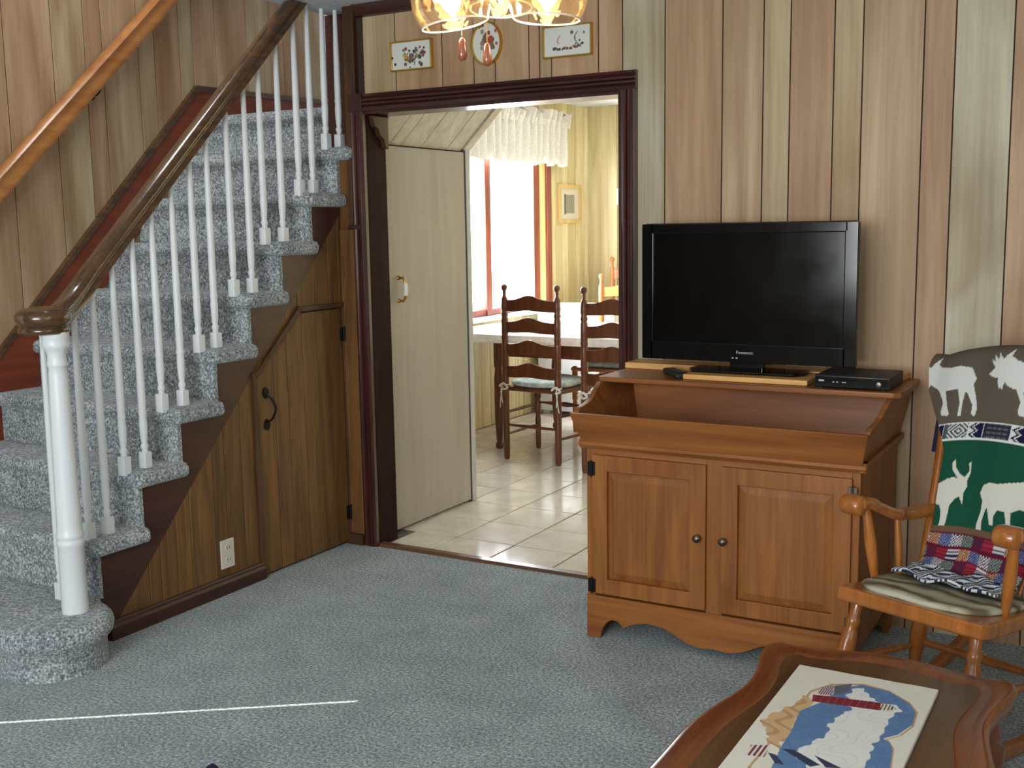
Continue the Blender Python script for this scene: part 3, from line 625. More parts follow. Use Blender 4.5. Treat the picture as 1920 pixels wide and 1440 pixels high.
for a, b in ((6.18, 6.80), (6.872, 7.51)): B().box(-4.138, -4.132, a, b, .83, 1.94).build('pane', 'glass', wi, smooth=0)
B().box(-4.16, -4.11, 6.70, 6.725, .83, 1.94).build('sash_bar', 'white', wi, smooth=0)
# valance
va = thing('window_valance', 'cream gathered valance with ruffled heading over the kitchen window', 'curtain', (-4.0, 7.0, 1.87))
B().tube([(-4.01, 6.0, 2.20), (-4.01, 7.92, 2.20)], .009, 10).build('curtain_rod', 'casing', va)
rnd = random.Random(3); ph = [rnd.uniform(0, 6.28) for _ in range(6)]
def val(u, v):
    yy = 6.02+u*1.86; a = .028*(1-.2*v)
    x_ = -4.005+a*math.sin(yy*62+.8*math.sin(yy*9+ph[0]))+.008*math.sin(yy*23+ph[1])*v
    return (x_+.015, yy, 2.20-.33*v+.012*v*math.sin(yy*31+ph[2]))
B().grid(val, 260, 16, .002).build('valance_cloth', 'curtain', va, smooth=80)
def ruf(u, v):
    yy = 6.0+u*1.9; a = .045*(.3+.7*v)
    return (-3.985+a*math.sin(yy*90+1.7*math.sin(yy*14+ph[3])), yy+.012*v*math.sin(yy*47+ph[4]), 2.155+.10*v+.022*v*math.sin(yy*71+ph[5]))
B().grid(ruf, 300, 8, .002).build('ruffle', 'curtain', va, smooth=80)
# picture on the kitchen wall
pk = thing('framed_print', 'small pale framed print on the kitchen wall beside the window', 'picture', (KX, 8.04, 1.43))
def frame_x(px_, y0, y1, z0, z1, wdt, dep, parent, mat):
    for a in ((y0, y1, z0, z0+wdt), (y0, y1, z1-wdt, z1), (y0, y0+wdt, z0+wdt, z1-wdt), (y1-wdt, y1, z0+wdt, z1-wdt)):
        B().box(px_, px_+dep, *a, bev=.002).build('frame', mat, parent)
frame_x(KX, 7.85, 8.24, 1.43, 1.735, .03, .025, pk, 'lightwood')
B().box(KX, KX+.012, 7.875, 8.215, 1.455, 1.71).build('mat_board', 'ivory', pk, smooth=0)
B().box(KX, KX+.013, 7.96, 8.13, 1.51, 1.655).build('print', plain('grey_print', (150, 146, 128), .6), pk, smooth=0)
B().box(KX, KX+.0135, 7.955, 7.98, 1.50, 1.66).build('print_edge', plain('print_edge', (96, 92, 80), .6), pk, smooth=0)
sw = thing('light_switch', 'white switch plate on the far kitchen wall', 'switch', (-3.75, 8.355, 1.57))
B().box(-3.79, -3.71, 8.352, 8.361, 1.57, 1.70, bev=.002).build('switch_plate', 'white', sw)
B().box(-3.757, -3.743, 8.343, 8.354, 1.622, 1.648, bev=.002).build('toggle', 'white', sw)

# ================================================================== KITCHEN FURNITURE
def ladder_chair(name, label, mat, loc, rot, k=1.0):
    t = thing(name, label, 'chair', loc, 'ladder back chairs round the kitchen table', (0, 0, rot), world=False)
    post = lambda s: [(0, 0), (.012, 0), (.016, .02), (.017, .25), (.017, .44), (.0175, .52), (.0155, .535), (.0185, .55), (.0155, .565), (.0175, .58), (.0175, .72), (.0155, .735), (.0185, .75), (.0155, .765), (.0175, .78), (.0175, .86), (.014, .875), (.0185, .89), (.014, .905), (.0175, .93), (.0155, .985), (.009, 1.0), (.0075, 1.012), (.010, 1.022), (.0075, 1.03), (.0125, 1.038), (.0155, 1.05), (.0145, 1.062), (.009, 1.07), (.0, 1.073)]
    for s in (-1, 1):
        B().lathe([(r*1.22, z*k) for r, z in post(s)], (s*.19, -.19, 0), 16).build('back_post', mat, t, smooth=50)
        B().lathe([(0, 0), (.013, 0), (.017, .03), (.018, .2), (.014, .215), (.02, .23), (.02, .3), (.014, .315), (.02, .33), (.019, .45), (.012, .458), (0, .46)], (s*.215, .19, 0), 14).build('leg', mat, t, smooth=50)
        for z in (.155, .29): B().tube([(s*.19, -.19, z), (s*.205, 0, z), (s*.215, .19, z)], [.007, .010, .007], 8).build('stretcher', mat, t)
    B().tube([(-.19, -.19, .215), (0, -.19, .215), (.19, -.19, .215)], [.007, .011, .007], 8).build('stretcher', mat, t)
    B().lathe([(.006, -.21), (.008, -.15), (.013, -.1), (.008, -.09), (.012, -.05), (.016, 0), (.012, .05), (.008, .09), (.013, .1), (.008, .15), (.006, .21)], seg=10, mat=Matrix.Translation((0, .19, .30)) @ Matrix.Rotation(R(90), 4, 'Y')).build('stretcher', mat, t)
    for zc in (.545, .68, .815, .945):
        top = [(-.18+.36*i/16, (zc+.033+.030*math.exp(-((i-8)/3.4)**2))*k) for i in range(17)]
        bot = [(-.18+.36*i/16, (zc-.034+.008*math.exp(-((i-8)/4)**2))*k) for i in range(17)]
        B().prism(bot+top[::-1], 'y', -.007, .007, bev=.002, seg=1, fn=lambda c: (c.x, c.y-.19-.02*(1-(c.x/.18)**2), c.z)).build('ladder_slat', mat, t, smooth=40)
    B().prism([(-.20, -.19), (.20, -.19), (.235, .21), (-.235, .21)], 'z', .425, .452, bev=.008).build('seat', mat, t)
    return t
def seat_pad(loc, rot, label, ties=True):
    t = thing('chair_cushion', label, 'cushion', loc, 'tied seat cushions on the kitchen chairs', (0, 0, rot), world=False)
    b = B()
    def f(u, v):
        a = u*2*math.pi; r = math.sin(min(v, 1)*math.pi*.5); sq = (abs(math.cos(a))**3.2+abs(math.sin(a))**3.2)**(-1/3.2)
        return (.19*sq*r*math.cos(a), .0+.185*sq*r*math.sin(a), 0)
    n = 36; rg = []
    for rr, z in ((1.0, .006), (1.04, .02), (1.0, .034), (.9, .042), (.6, .047), (.25, .045)):
        ring = []
        for i in range(n):
            a = 2*math.pi*i/n; sq = (abs(math.cos(a))**4+abs(math.sin(a))**4)**(-.25)
            ring.append(b.bm.verts.new((.19*sq*rr*math.cos(a), .19*sq*rr*math.sin(a), z+.002*math.sin(5*a))))
        rg.append(ring)
    for p, q in zip(rg, rg[1:]):
        for i in range(n): b.bm.faces.new((p[i], p[(i+1) % n], q[(i+1) % n], q[i]))
    b.bm.faces.new(rg[-1]); b.bm.faces.new(rg[0][::-1]); b.build('pad', 'cush', t, smooth=80)
    if ties:
        for s in (-1, 1):
            b = B()
            for k in range(2):
                b.tube(catmull([(s*.18, -.17, .02), (s*.195, -.215, .015-.02*k), (s*.205, -.222, -.03-.03*k), (s*(.195+.02*k), -.218, -.10-.03*k)], 4), .0035, 6)
            b.tube([(s*.19+.022*math.cos(a), -.19+.022*math.sin(a), .012) for a in [2*math.pi*i/14 for i in range(15)]], .004, 6)
            b.tube(catmull([(s*.19-.03, -.212, .0), (s*.19, -.216, .02), (s*.19+.03, -.213, -.005), (s*.19, -.216, -.015)], 4), .007, 6)
            b.build('tie', 'cloth', t)
    return t
c1 = ladder_chair('ladder_back_chair', 'brown ladder back chair nearest the closet door, back to the living room', 'chair', (-3.17, 5.985, 0), R(-6))
c2 = copy_tree(c1); c2.location = (-2.575, 5.85, 0); c2.rotation_euler = (0, 0, R(-3)); c2['label'] = 'brown ladder back chair beside the doorway casing, partly hidden by it'
c4 = ladder_chair('ladder_back_chair', 'light orange ladder back chair pushed in at the window side of the table', 'chairlight', (-3.19, 7.0, 0), R(180))
c3 = copy_tree(c4); c3.location = (-3.60, 8.06, 0); c3.rotation_euler = (0, 0, R(178)); c3['label'] = 'light orange ladder back chair against the far kitchen wall'
for o in c3.children: o.scale = (1.0, 1.0, 1.08)
seat_pad((-3.17, 5.985, .452), R(-6), 'pale mint tied cushion on the brown chair nearest the closet door')
seat_pad((-2.575, 5.85, .452), R(-3), 'pale mint tied cushion on the chair partly hidden by the doorway casing')
seat_pad((-3.19, 7.0, .452), R(180), 'pale cushion on the light chair at the window side of the table', False)
# table with oval ends
kt = thing('kitchen_table', 'long brown wooden kitchen table under a white cloth', 'table', (-3.0, 6.48, 0))
def oval(x0, x1, yc, hy, ex, n=12): 
    return [(x0-ex*math.sin(R(a)), yc+hy*math.cos(R(a))) for a in [i*180/n for i in range(n+1)]]+[(x1+ex*math.sin(R(a)), yc-hy*math.cos(R(a))) for a in [i*180/n for i in range(n+1)]]
B().prism(oval(-3.66, -2.0, 6.53, .51, .36), 'z', .715, .738, bev=.004).build('table_top', 'chair', kt)
B().box(-3.60, -1.9, 6.07, 6.095, .60, .715).box(-3.60, -1.9, 6.865, 6.89, .60, .715).box(-3.60, -3.575, 6.095, 6.865, .60, .715).build('apron', 'chair', kt, smooth=0)
for x_, y_ in ((-3.585, 6.08), (-3.585, 6.87), (-1.92, 6.08), (-1.92, 6.87)):
    B().lathe([(0, 0), (.018, 0), (.026, .012), (.026, .03), (.016, .045), (.02, .06), (.028, .2), (.030, .45), (.022, .52), (.03, .535), (.03, .6), (.03, .71), (0, .71)], (x_, y_, 0), 16).build('leg', 'chair', kt, smooth=50)
tc_ = B(); ol = oval(-3.66, -2.0, 6.53, .515, .365, 24); n = len(ol); rg = []
for s_, z, rip in ((.0, .744, 0), (.97, .744, 0), (1.0, .740, .0), (1.006, .72, .004), (1.012, .695, .010), (1.015, .68, .012)):
    if s_ == 0: ctr = [tc_.bm.verts.new((-2.83, 6.53, z))]; rg.append(ctr); continue
    ring = []
    for i, (x_, y_) in enumerate(ol):
        d = Vector((x_+2.83, y_-6.53)); e = 1+rip*.6*math.sin(i*1.9)
        sc_ = (d.length*s_+(s_-1)*1.2)/d.length if s_ > 1 else s_
        ring.append(tc_.bm.verts.new((-2.83+d.x*sc_*e, 6.53+d.y*sc_*e, z-.012*math.sin(i*.7)*(s_ > 1.01))))
    rg.append(ring)
for i in range(n): tc_.bm.faces.new((rg[0][0], rg[1][i], rg[1][(i+1) % n]))
for p, q in zip(rg[1:], rg[2:]):
    for i in range(n): tc_.bm.faces.new((p[i], q[i], q[(i+1) % n], p[(i+1) % n]))
tag(recenter(tc_.build('tablecloth', 'cloth', smooth=50)), 'white cloth spread over the kitchen table', 'tablecloth')
ch = thing('white_chest', 'low white chest standing in the sun beyond the kitchen table', 'chest', (-3.68, 7.55, 0))
B().box(-3.99, -3.36, 7.36, 7.74, .03, .78, bev=.006).build('chest_body', 'white', ch)
B().box(-4.0, -3.35, 7.35, 7.75, .78, .822, bev=.008).build('lid', 'white', ch)
for x_ in (-3.96, -3.43):
    for y_ in (7.38, 7.68): B().box(x_, x_+.05, y_, y_+.05, 0, .04).build('foot', 'white', ch, smooth=0)

# ================================================================== DRY SINK CABINET
ds = thing('dry_sink_cabinet', 'maple dry sink cabinet with flared tray top and two panelled doors', 'cabinet', (-1.18, 3.63, 0))
X0, X1, Y0, Y1 = -1.638, -.724, 3.36, 3.905
B().box(X0, X0+.02, Y0+.02, Y1, .0, .68).build('side_panel', 'maple', ds, smooth=0)
B().box(X1-.02, X1, Y0+.02, Y1, .10, .68).box(X1-.02, X1, Y0+.02, Y0+.07, 0, .10).box(X1-.02, X1, Y1-.06, Y1, 0, .10).build('side_panel', 'maple', ds, smooth=0)
B().box(X0+.02, X1-.02, Y1-.012, Y1, .09, .68).build('back_panel', 'maple', ds, smooth=0)
B().box(X0+.02, X1-.02, Y0+.02, Y1-.012, .145, .162).build('bottom_board', 'maplex', ds, smooth=0)
B().box(X0, X0+.03, Y0, Y0+.02, .15, .68, bev=.002).build('stile', 'maple', ds)
B().box(X1-.025, X1, Y0, Y0+.02, .0, .68, bev=.002).build('stile', 'maple', ds)
B().box(-1.209, -1.154, Y0, Y0+.02, .15, .68, bev=.002).build('stile', 'maple', ds)
B().box(X0+.03, -1.209, Y0, Y0+.02, .648, .68).box(-1.154, X1-.025, Y0, Y0+.02, .648, .68).build('top_rail', 'maplex', ds, smooth=0)
lowp = catmull([(-1.588, .0, 0), (-1.580, .035, 0), (-1.555, .066, 0), (-1.525, .07, 0), (-1.50, .052, 0), (-1.47, .066, 0), (-1.42, .078, 0), (-1.35, .072, 0), (-1.28, .040, 0), (-1.23, .028, 0), (-1.18, .032, 0)], 4)
lp = [(p.x, p.y) for p in lowp]; lp += [(-2.362-x_, z_) for x_, z_ in lp[-2::-1]]
B().prism([(X0, .152), (X0, 0)]+lp+[(X1-.002, 0), (X1-.002, .152)], 'y', Y0-.006, Y0+.016, bev=.0015, seg=1).build('scalloped_apron', 'maplex', ds, smooth=30)
def cab_door(x0, x1, knobx, hx):
    z0, z1 = .162, .648
    d = B().box(x0, x0+.055, Y0-.014, Y0+.006, z0, z1, bev=.003).box(x1-.055, x1, Y0-.014, Y0+.006, z0, z1, bev=.003).box(x0+.053, x1-.053, Y0-.014, Y0+.006, z0, z0+.055, bev=.003).box(x0+.053, x1-.053, Y0-.014, Y0+.006, z1-.055, z1, bev=.003).build('door', 'maple', ds)
    a, b, c, e = x0+.05, x1-.05, z0+.05, z1-.05
    pn = B(); rg = []
    for ins, yy in ((0, Y0+.004), (.006, Y0-.002), (.008, Y0-.003), (.03, Y0-.011), (.032, Y0-.0118)):
        rg.append([pn.bm.verts.new(p) for p in ((a+ins, yy, c+ins), (b-ins, yy, c+ins), (b-ins, yy, e-ins), (a+ins, yy, e-ins))])
    for p, q in zip(rg, rg[1:]):
        for i in range(4): pn.bm.faces.new((p[i], p[(i+1) % 4], q[(i+1) % 4], q[i]))
    pn.bm.faces.new(rg[-1])
    o = pn.build('raised_panel', 'maple', None, smooth=0); o.parent = d; o.location = -ds.location
    o = B().lathe([(0, 0), (.008, 0), (.007, .008), (.013, .016), (.0135, .022), (.009, .027), (0, .029)], seg=16, mat=Matrix.Translation((knobx, Y0-.014, .407)) @ Matrix.Rotation(R(90), 4, 'X')).build('knob', 'pewter', None); o.parent = d; o.location = -ds.location
    for zc in (.60, .19):
        o = B().box(hx-.014, hx+.014, Y0-.017, Y0-.013, zc-.024, zc+.024, bev=.001, seg=1).lathe([(0, -.028), (.004, -.028), (.004, .028), (0, .028)], (hx, Y0-.017, zc), 8).build('hinge', 'iron' if hx < -1.2 else 'pewter', None); o.parent = d; o.location = -ds.location
cab_door(-1.612, -1.207, -1.231, -1.614); cab_door(-1.156, -.746, -1.144, -.744)
B().prism([(Y0-.026, .682), (Y0-.026, .692), (Y0-.014, .70), (Y0+.02, .70), (Y0+.02, .668), (Y0-.012, .668)], 'x', X0-.02, X1+.02, bev=.002, seg=1).build('moulding', 'maplex', ds, smooth=30)
for xx, s_ in ((X0, -1), (X1, 1)):
    B().prism([(xx, .668), (xx+s_*.012, .672), (xx+s_*.022, .685), (xx+s_*.02, .70), (xx, .70)], 'y', Y0-.02, Y1, bev=.002, seg=1).build('moulding', 'maplex', ds, smooth=30)
B().box(X0, X1, Y0, Y1, .680, .692).build('tray_floor', 'maplex', ds, smooth=0)
fl_ = lambda s_: (lambda c: (c.x+s_*(c.z-.69)*.24, c.y, c.z))
sp = [(3.345, .69), (3.322, .775), (3.330, .797)]+[(p.x, p.y) for p in catmull([(3.345, .806, 0), (3.40, .812, 0), (3.45, .822, 0), (3.50, .848, 0), (3.545, .866, 0)], 5)]+[(3.915, .868), (3.905, .69)]
B().prism(sp, 'x', X0-.006, X0+.012, bev=.003, fn=fl_(-1)).build('tray_side', 'maplex', ds, smooth=30)
B().prism(sp, 'x', X1-.012, X1+.006, bev=.003, fn=fl_(1)).build('tray_side', 'maplex', ds, smooth=30)
fb = B().prism([(X0-.008, .69), (X1+.008, .69), (X1+.032, .79), (X1+.030, .795), (X0-.030, .795), (X0-.032, .79)], 'y', 3.336, 3.356, bev=.004, fn=lambda c: (c.x, c.y-(c.z-.69)*.42, c.z)).build('tray_front', 'maplex', ds, smooth=30)
B().prism([(X0, .69), (X1, .69), (X1+.03, .868), (X0-.03, .868)], 'y', 3.775, 3.79, fn=lambda c: (c.x, c.y+(c.z-.69)*.22, c.z)).build('tray_back', 'maplex', ds, smooth=0)
B().prism([(-1.69, 3.572), (-1.68, 3.558), (-.675, 3.558), (-.655, 3.575), (-.648, 3.70), (-.66, 3.92), (-1.69, 3.92)], 'z', .866, .885, bev=.004).build('shelf', 'maplex', ds, smooth=30)
B().prism([(-1.69, 3.80), (-.76, 3.80), (-.72, 3.81), (-.695, 3.84), (-.69, 3.92), (-1.69, 3.92)], 'z', .885, .908, bev=.004).build('shelf_back_rail', 'pine', ds, smooth=30)
# board under the television
pb = tag(recenter(B().box(-1.385, -.955, 3.60, 3.795, .8855, .9035, bev=.003).build('pine_board', 'pine')), 'pale pine board under the television foot', 'board')
# ---- television
tv = thing('television', 'black flat screen television standing on the maple cabinet', 'television', (-1.2, 3.71, .9035))
B().box(-1.577, -.824, 3.70, 3.735, .938, 1.419, bev=.012, seg=3).box(-1.45, -.95, 3.735, 3.775, .99, 1.35, bev=.01).build('tv_body', 'black', tv)
B().box(-1.577, -1.533, 3.692, 3.705, .940, 1.417, bev=.004).box(-.868, -.824, 3.692, 3.705, .940, 1.417, bev=.004).box(-1.545, -.856, 3.692, 3.705, 1.382, 1.417, bev=.004).box(-1.545, -.856, 3.692, 3.705, .940, 1.005, bev=.004).build('bezel', 'black', tv)
B().box(-1.538, -.863, 3.6975, 3.7005, 1.0, 1.386).build('screen', 'screen', tv, smooth=0)
text('Panasonic', .0155, 'letter', 'logo_text', tv, Matrix.Translation((-1.196+1.2, 3.6915-3.71, .975-.9035)) @ Matrix.Rotation(R(90), 4, 'X'))
for x_ in (-1.238, -1.224): B().box(x_-.003, x_+.003, 3.6905, 3.6925, .953, .958).build('indicator', 'letter', tv, smooth=0)
B().box(-1.255, -1.135, 3.705, 3.74, .905, .97, bev=.006).build('stand_neck', 'black', tv)
B().prism([(-1.375, 3.655), (-1.015, 3.655), (-.985, 3.70), (-1.0, 3.795), (-1.39, 3.795), (-1.40, 3.70)], 'z', .904, .914, bev=.004).build('stand_base', 'black', tv)
# ---- cable box
cb = thing('cable_box', 'black cable box on the right end of the cabinet shelf', 'set-top box', (-.80, 3.68, .885))
B().box(-.925, -.69, 3.58, 3.79, .889, .928, bev=.003).build('box_body', 'blackm', cb)
B().box(-.923, -.692, 3.577, 3.582, .890, .926, bev=.002).build('front_panel', 'black', cb)
for x_ in (-.865, -.853, -.835, -.828): B().box(x_-.003, x_+.003, 3.5755, 3.578, .906, .909).build('indicator', 'letter', cb, smooth=0)
B().box(-.912, -.895, 3.5755, 3.578, .908, .914).build('badge', 'letter', cb, smooth=0)
B().lathe([(0, 0), (.009, 0), (.009, .002), (.006, .003), (0, .003)], seg=18, mat=Matrix.Translation((-.725, 3.577, .905)) @ Matrix.Rotation(R(90), 4, 'X')).build('button', 'pewter', cb)
for x_ in (-.91, -.715):
    for y_ in (3.60, 3.76): B().lathe([(0, 0), (.008, 0), (.007, .005), (0, .005)], (x_, y_, .885), 10).build('foot', 'blackm', cb)
# ---- remote
rc = thing('remote_control', 'small black remote control lying left of the television foot', 'remote', (-1.44, 3.67, .885), rot=(0, 0, R(38)), world=False)
B().box(-.022, .022, -.085, .085, 0, .02, bev=.006, seg=3).build('remote_body', 'blackm', rc)
for j in range(5):
    for i in range(3): B().box(-.013+.0105*i, -.006+.0105*i, -.05+.022*j, -.042+.022*j, .0195, .0215).build('button', 'slot', rc, smooth=0)

# ================================================================== ROCKER
RP, RT = -.368, .134
RL = (-.446, 3.134, .008)
rk = thing('rocking_chair', 'maple rocking chair with scrolled arms beside the cabinet', 'rocking chair', RL, rot=(-RT, 0, RP), world=False)
# seat: plank with rolled front edge
so = [(-.195, -.255), (.222, -.262), (.232, -.235), (.20, .17), (-.20, .17), (-.206, -.232)]
B().prism(so, 'z', .343, .385, bev=.009, seg=3).build('seat', 'rock', rk)
LEG = [(0, 0), (.012, 0), (.016, .02), (.015, .08), (.018, .10), (.0225, .15), (.0245, .19), (.021, .235), (.016, .25), (.020, .262), (.020, .275), (.015, .285), (.017, .33), (0, .345)]
def leg_to(b, p0, p1, prof, seg=14):
    p0, p1 = Vector(p0), Vector(p1); d = p1-p0; L_ = d.length; q = d.to_track_quat('Z', 'Y').to_matrix().to_4x4(); k = L_/prof[-1][1]
    return b.lathe([(r, z*k) for r, z in prof], seg=seg, mat=Matrix.Translation(p0) @ q)
for s in (-1, 1):
    leg_to(B(), (s*.195, -.235, .035), (s*.172, -.185, .355), LEG).build('leg', 'rock', rk, smooth=50)
    leg_to(B(), (s*.20, .19, .035), (s*.155, .125, .355), LEG).build('leg', 'rock', rk, smooth=50)
    arc = [(s*.205, 1.0*math.sin(R(a)), 1.0-1.0*math.cos(R(a))+.018) for a in range(-21, 33, 3)]
    B().tube(arc, .019, sect=[(-.6, -.95), (.6, -.95), (.75, -.7), (.75, .7), (.6, .95), (-.6, .95), (-.75, .7), (-.75, -.7)]).build('rocker_runner', 'rock', rk, smooth=40)
    leg_to(B(), (s*.192, -.21, .17), (s*.187, .165, .17), [(.008, 0), (.010, .1), (.013, .18), (.010, .27), (.008, .37)]).build('stretcher', 'rock', rk)
    # arm
    ap = [(s*.222, -.178, .607), (s*.220, -.14, .608), (s*.217, -.08, .590), (s*.211, -.01, .572), (s*.204, .075, .568), (s*.190, .175, .582)]
    armp = catmull(ap, 6)
    asec = [(-.9, -.5), (.9, -.5), (1.1, -.2), (1.1, .2), (.9, .55), (-.9, .55), (-1.1, .2), (-1.1, -.2)]
    rr = [.033]*4+[.032]*6+[.029]*11+[.025]*(len(armp)-21)
    b = B().tube(armp, rr, sect=asec)
    b.lathe([(0, -.031), (.022, -.031), (.028, -.024), (.029, 0), (.028, .024), (.022, .031), (0, .031)], seg=22, mat=Matrix.Translation((s*.222, -.186, .601)) @ Matrix.Rotation(R(90), 4, 'Y'))
    b.build('arm', 'rock', rk, smooth=50)
    leg_to(B(), (s*.190, -.085, .380), (s*.217, -.13, .60), [(.010, 0), (.014, .05), (.017, .11), (.013, .18), (.011, .22)]).build('arm_spindle', 'rock', rk)
    leg_to(B(), (s*.186, .035, .380), (s*.207, .02, .572), [(.008, 0), (.010, .06), (.011, .1), (.009, .15), (.008, .185)]).build('arm_spindle', 'rock', rk)
    leg_to(B(), (s*.172, .135, .375), (s*.245, .320, 1.00), [(.014, 0), (.017, .12), (.016, .3), (.019, .45), (.016, .6), (.014, .65)]).build('back_post', 'rock', rk)
leg_to(B(), (-.187, -.20, .185), (.187, -.20, .185), [(.009, 0), (.012, .1), (.017, .19), (.012, .27), (.009, .374)]).build('stretcher', 'rock', rk)
leg_to(B(), (-.182, .165, .185), (.182, .165, .185), [(.009, 0), (.012, .1), (.015, .18), (.012, .27), (.009, .364)]).build('stretcher', 'rock', rk)
for i in range(5):
    x_ = -.11+.055*i
    leg_to(B(), (x_, .145, .378), (x_*1.35, .325, .99), [(.007, 0), (.010, .2), (.009, .5), (.007, .63)], 10).build('back_spindle', 'rock', rk)
cp = [(-.285+.57*i/20, 1.035+.025*math.cos((i-10)/10*math.pi*.5)+(-.02 if i in (0, 20) else 0)) for i in range(21)]
B().prism([(-.27, .955), (.27, .955)]+cp[::-1], 'y', -.011, .011, bev=.005, fn=lambda c: (c.x, c.y+.325+(c.z-1.0)*.3-.02*(1-(c.x/.28)**2)+.01, c.z)).build('crest_rail', 'rock', rk, smooth=40)
# seat pad
pd = B(); rg = []; n = 44
for rr, z in ((.985, .3845), (1.0, .389), (1.0, .394), (.975, .399), (.75, .402), (.35, .403)):
    ring = []
    for i in range(n):
        a = 2*math.pi*i/n; sq = (abs(math.cos(a))**3.6+abs(math.sin(a))**3.6)**(-1/3.6)
        xx, yy = .192*sq*rr*math.cos(a), -.045+.188*sq*rr*math.sin(a); xx *= (1-.25*max(0, yy))
        ring.append(pd.bm.verts.new((xx, yy, z+.002*math.sin(xx*40)*math.sin(yy*36)*(rr < .99))))
    rg.append(ring)
for p, q in zip(rg, rg[1:]):
    for i in range(n): pd.bm.faces.new((p[i], p[(i+1) % n], q[(i+1) % n], q[i]))
pd.bm.faces.new(rg[-1]); pd.bm.faces.new(rg[0][::-1])
po_ = pd.build('seat_pad', 'seatcush', smooth=80); po_.location = RL; po_.rotation_euler = (-RT, 0, RP)
tag(po_, 'thin tan and grey wavy striped pad on the rocking chair seat', 'cushion')

# ---- moose blanket over the rocker's back
m1 = [(-.3,.975),(-.297,1.003),(-.284,1.0),(-.276,1.014),(-.255,1.034),(-.26,1.012),(-.243,1.001),(-.213,.993),(-.178,.992),(-.141,.981),(-.119,.946),(-.124,.929),(-.106,.889),(-.095,.853),(-.099,.833),(-.11,.84),(-.113,.868),(-.134,.902),(-.143,.91),(-.143,.871),(-.139,.836),(-.149,.839),(-.152,.879),(-.167,.92),(-.194,.92),(-.208,.921),(-.188,.87),(-.176,.843),(-.185,.842),(-.203,.846),(-.208,.86),(-.206,.881),(-.225,.918),(-.247,.939),(-.269,.948),(-.274,.93),(-.274,.911),(-.286,.939),(-.288,.958)]
m2 = [(-.083,.959),(-.067,.977),(-.088,1.004),(-.071,.993),(-.081,1.018),(-.063,1.001),(-.065,1.022),(-.045,.998),(-.028,1.014),(-.032,.99),(-.003,.981),(.05,.991),(.08,.98),(.085,.933),(.108,.866),(.097,.859),(.075,.918),(.047,.922),(.065,.853),(.053,.85),(.039,.914),(.007,.916),(-.016,.924),(-.029,.936),(-.029,.911),(-.043,.928),(-.046,.947),(-.07,.949)]
m3 = [(-.198,.636),(-.175,.633),(-.149,.639),(-.131,.65),(-.115,.655),(-.1,.651),(-.122,.676),(-.128,.697),(-.121,.707),(-.113,.682),(-.096,.663),(-.082,.655),(-.073,.674),(-.08,.696),(-.074,.7),(-.068,.669),(-.072,.645),(-.068,.63),(-.074,.611),(-.068,.575),(-.084,.6),(-.094,.591),(-.104,.575),(-.103,.534),(-.104,.503),(-.126,.502),(-.121,.524),(-.125,.555),(-.135,.576),(-.156,.577),(-.167,.557),(-.16,.515),(-.152,.504),(-.163,.503)]
m4 = [(-.024,.615),(-.02,.638),(-.005,.647),(.029,.65),(.08,.666),(.116,.683),(.137,.658),(.132,.623),(.142,.562),(.129,.557),(.118,.598),(.092,.593),(.075,.58),(.082,.54),(.073,.537),(.058,.579),(.038,.577),(.031,.559),(.036,.533),(.025,.534),(.007,.58),(.003,.566),(0,.538),(.004,.516),(-.012,.513),(-.014,.529),(-.009,.564),(-.011,.594)]
m5 = [(x_+.2, z_+.0) for x_, z_ in m1 if True]
nu, nv = 250, 330
u = np.linspace(-1, 1, nu)[None, :].repeat(nv, 0)
# path down the middle: seat front -> up the back -> over the crest -> down behind
pth = catmull([(-.06, .422, 0), (-.01, .424, 0), (.05, .428, 0), (.085, .445, 0), (.105, .48, 0), (.118, .515, 0), (.14, .60, 0), (.17, .70, 0), (.20, .80, 0), (.228, .90, 0), (.262, 1.0, 0), (.282, 1.035, 0), (.315, 1.045, 0), (.352, 1.02, 0), (.352, .95, 0), (.335, .85, 0), (.318, .74, 0)], 24)
L_ = np.cumsum([0]+[(b-a).length for a, b in zip(pth, pth[1:])]); tt = np.linspace(0, L_[-1], nv)
py = np.interp(tt, L_, [p.x for p in pth])[:, None].repeat(nu, 1); pz = np.interp(tt, L_, [p.y for p in pth])[:, None].repeat(nu, 1)
crest = np.interp(1.045, [0, 1], [0, 1]); kc = int(np.argmax(pz[:, 0]))
hwid = np.interp(pz[:, 0], [.42, .43, .515, .74, .82, .93, 1.0, 1.05], [.15, .15, .140, .165, .205, .27, .292, .292])
hwid[kc:] = np.linspace(.292, .280, nv-kc)
X = u*hwid[:, None]
lift = .05*np.clip(1-(X/.25)**2, 0, None)
fr = np.clip((pz-.43)/.08, 0, 1)
zz = pz.copy()                              # pattern height on the front, before the lift
Z = pz+lift*fr*.9
Y = py-.012+.004*np.sin(X*38+pz*6)*fr-.010*np.sin(u*math.pi*.5)**2*0
Y = Y-.016*(1-np.clip(np.abs(X)/.25, 0, 1)**2)*np.clip((pz-.7)/.3, 0, 1)*(np.arange(nv)[:, None] < kc)
bun = np.clip((.50-pz)/.07, 0, 1)*(np.arange(nv)[:, None] < kc)
Y = Y+bun*.006*np.sin(X*45+pz*60); Z = Z+bun*(.005*np.sin(X*55+py*90)+.004*np.sin(X*31-py*110)+.006)
C_ = np.zeros((nv, nu, 3)); front = (np.arange(nv)[:, None] < kc)
def put(mask, c): C_[mask] = lin(c)
put(np.ones_like(X, bool), (92, 84, 72))
put(~front.repeat(nu, 1), (40, 40, 66))
f_ = front.repeat(nu, 1)
g_ = f_ & (zz < .765) & (zz >= .505); put(g_, (26, 76, 58))
for m_ in (m1, m2): put(f_ & inpoly(X, zz, m_), (208, 212, 206))
put(f_ & inpoly(X-.235, zz, m1) & (zz > .8), (208, 212, 206))
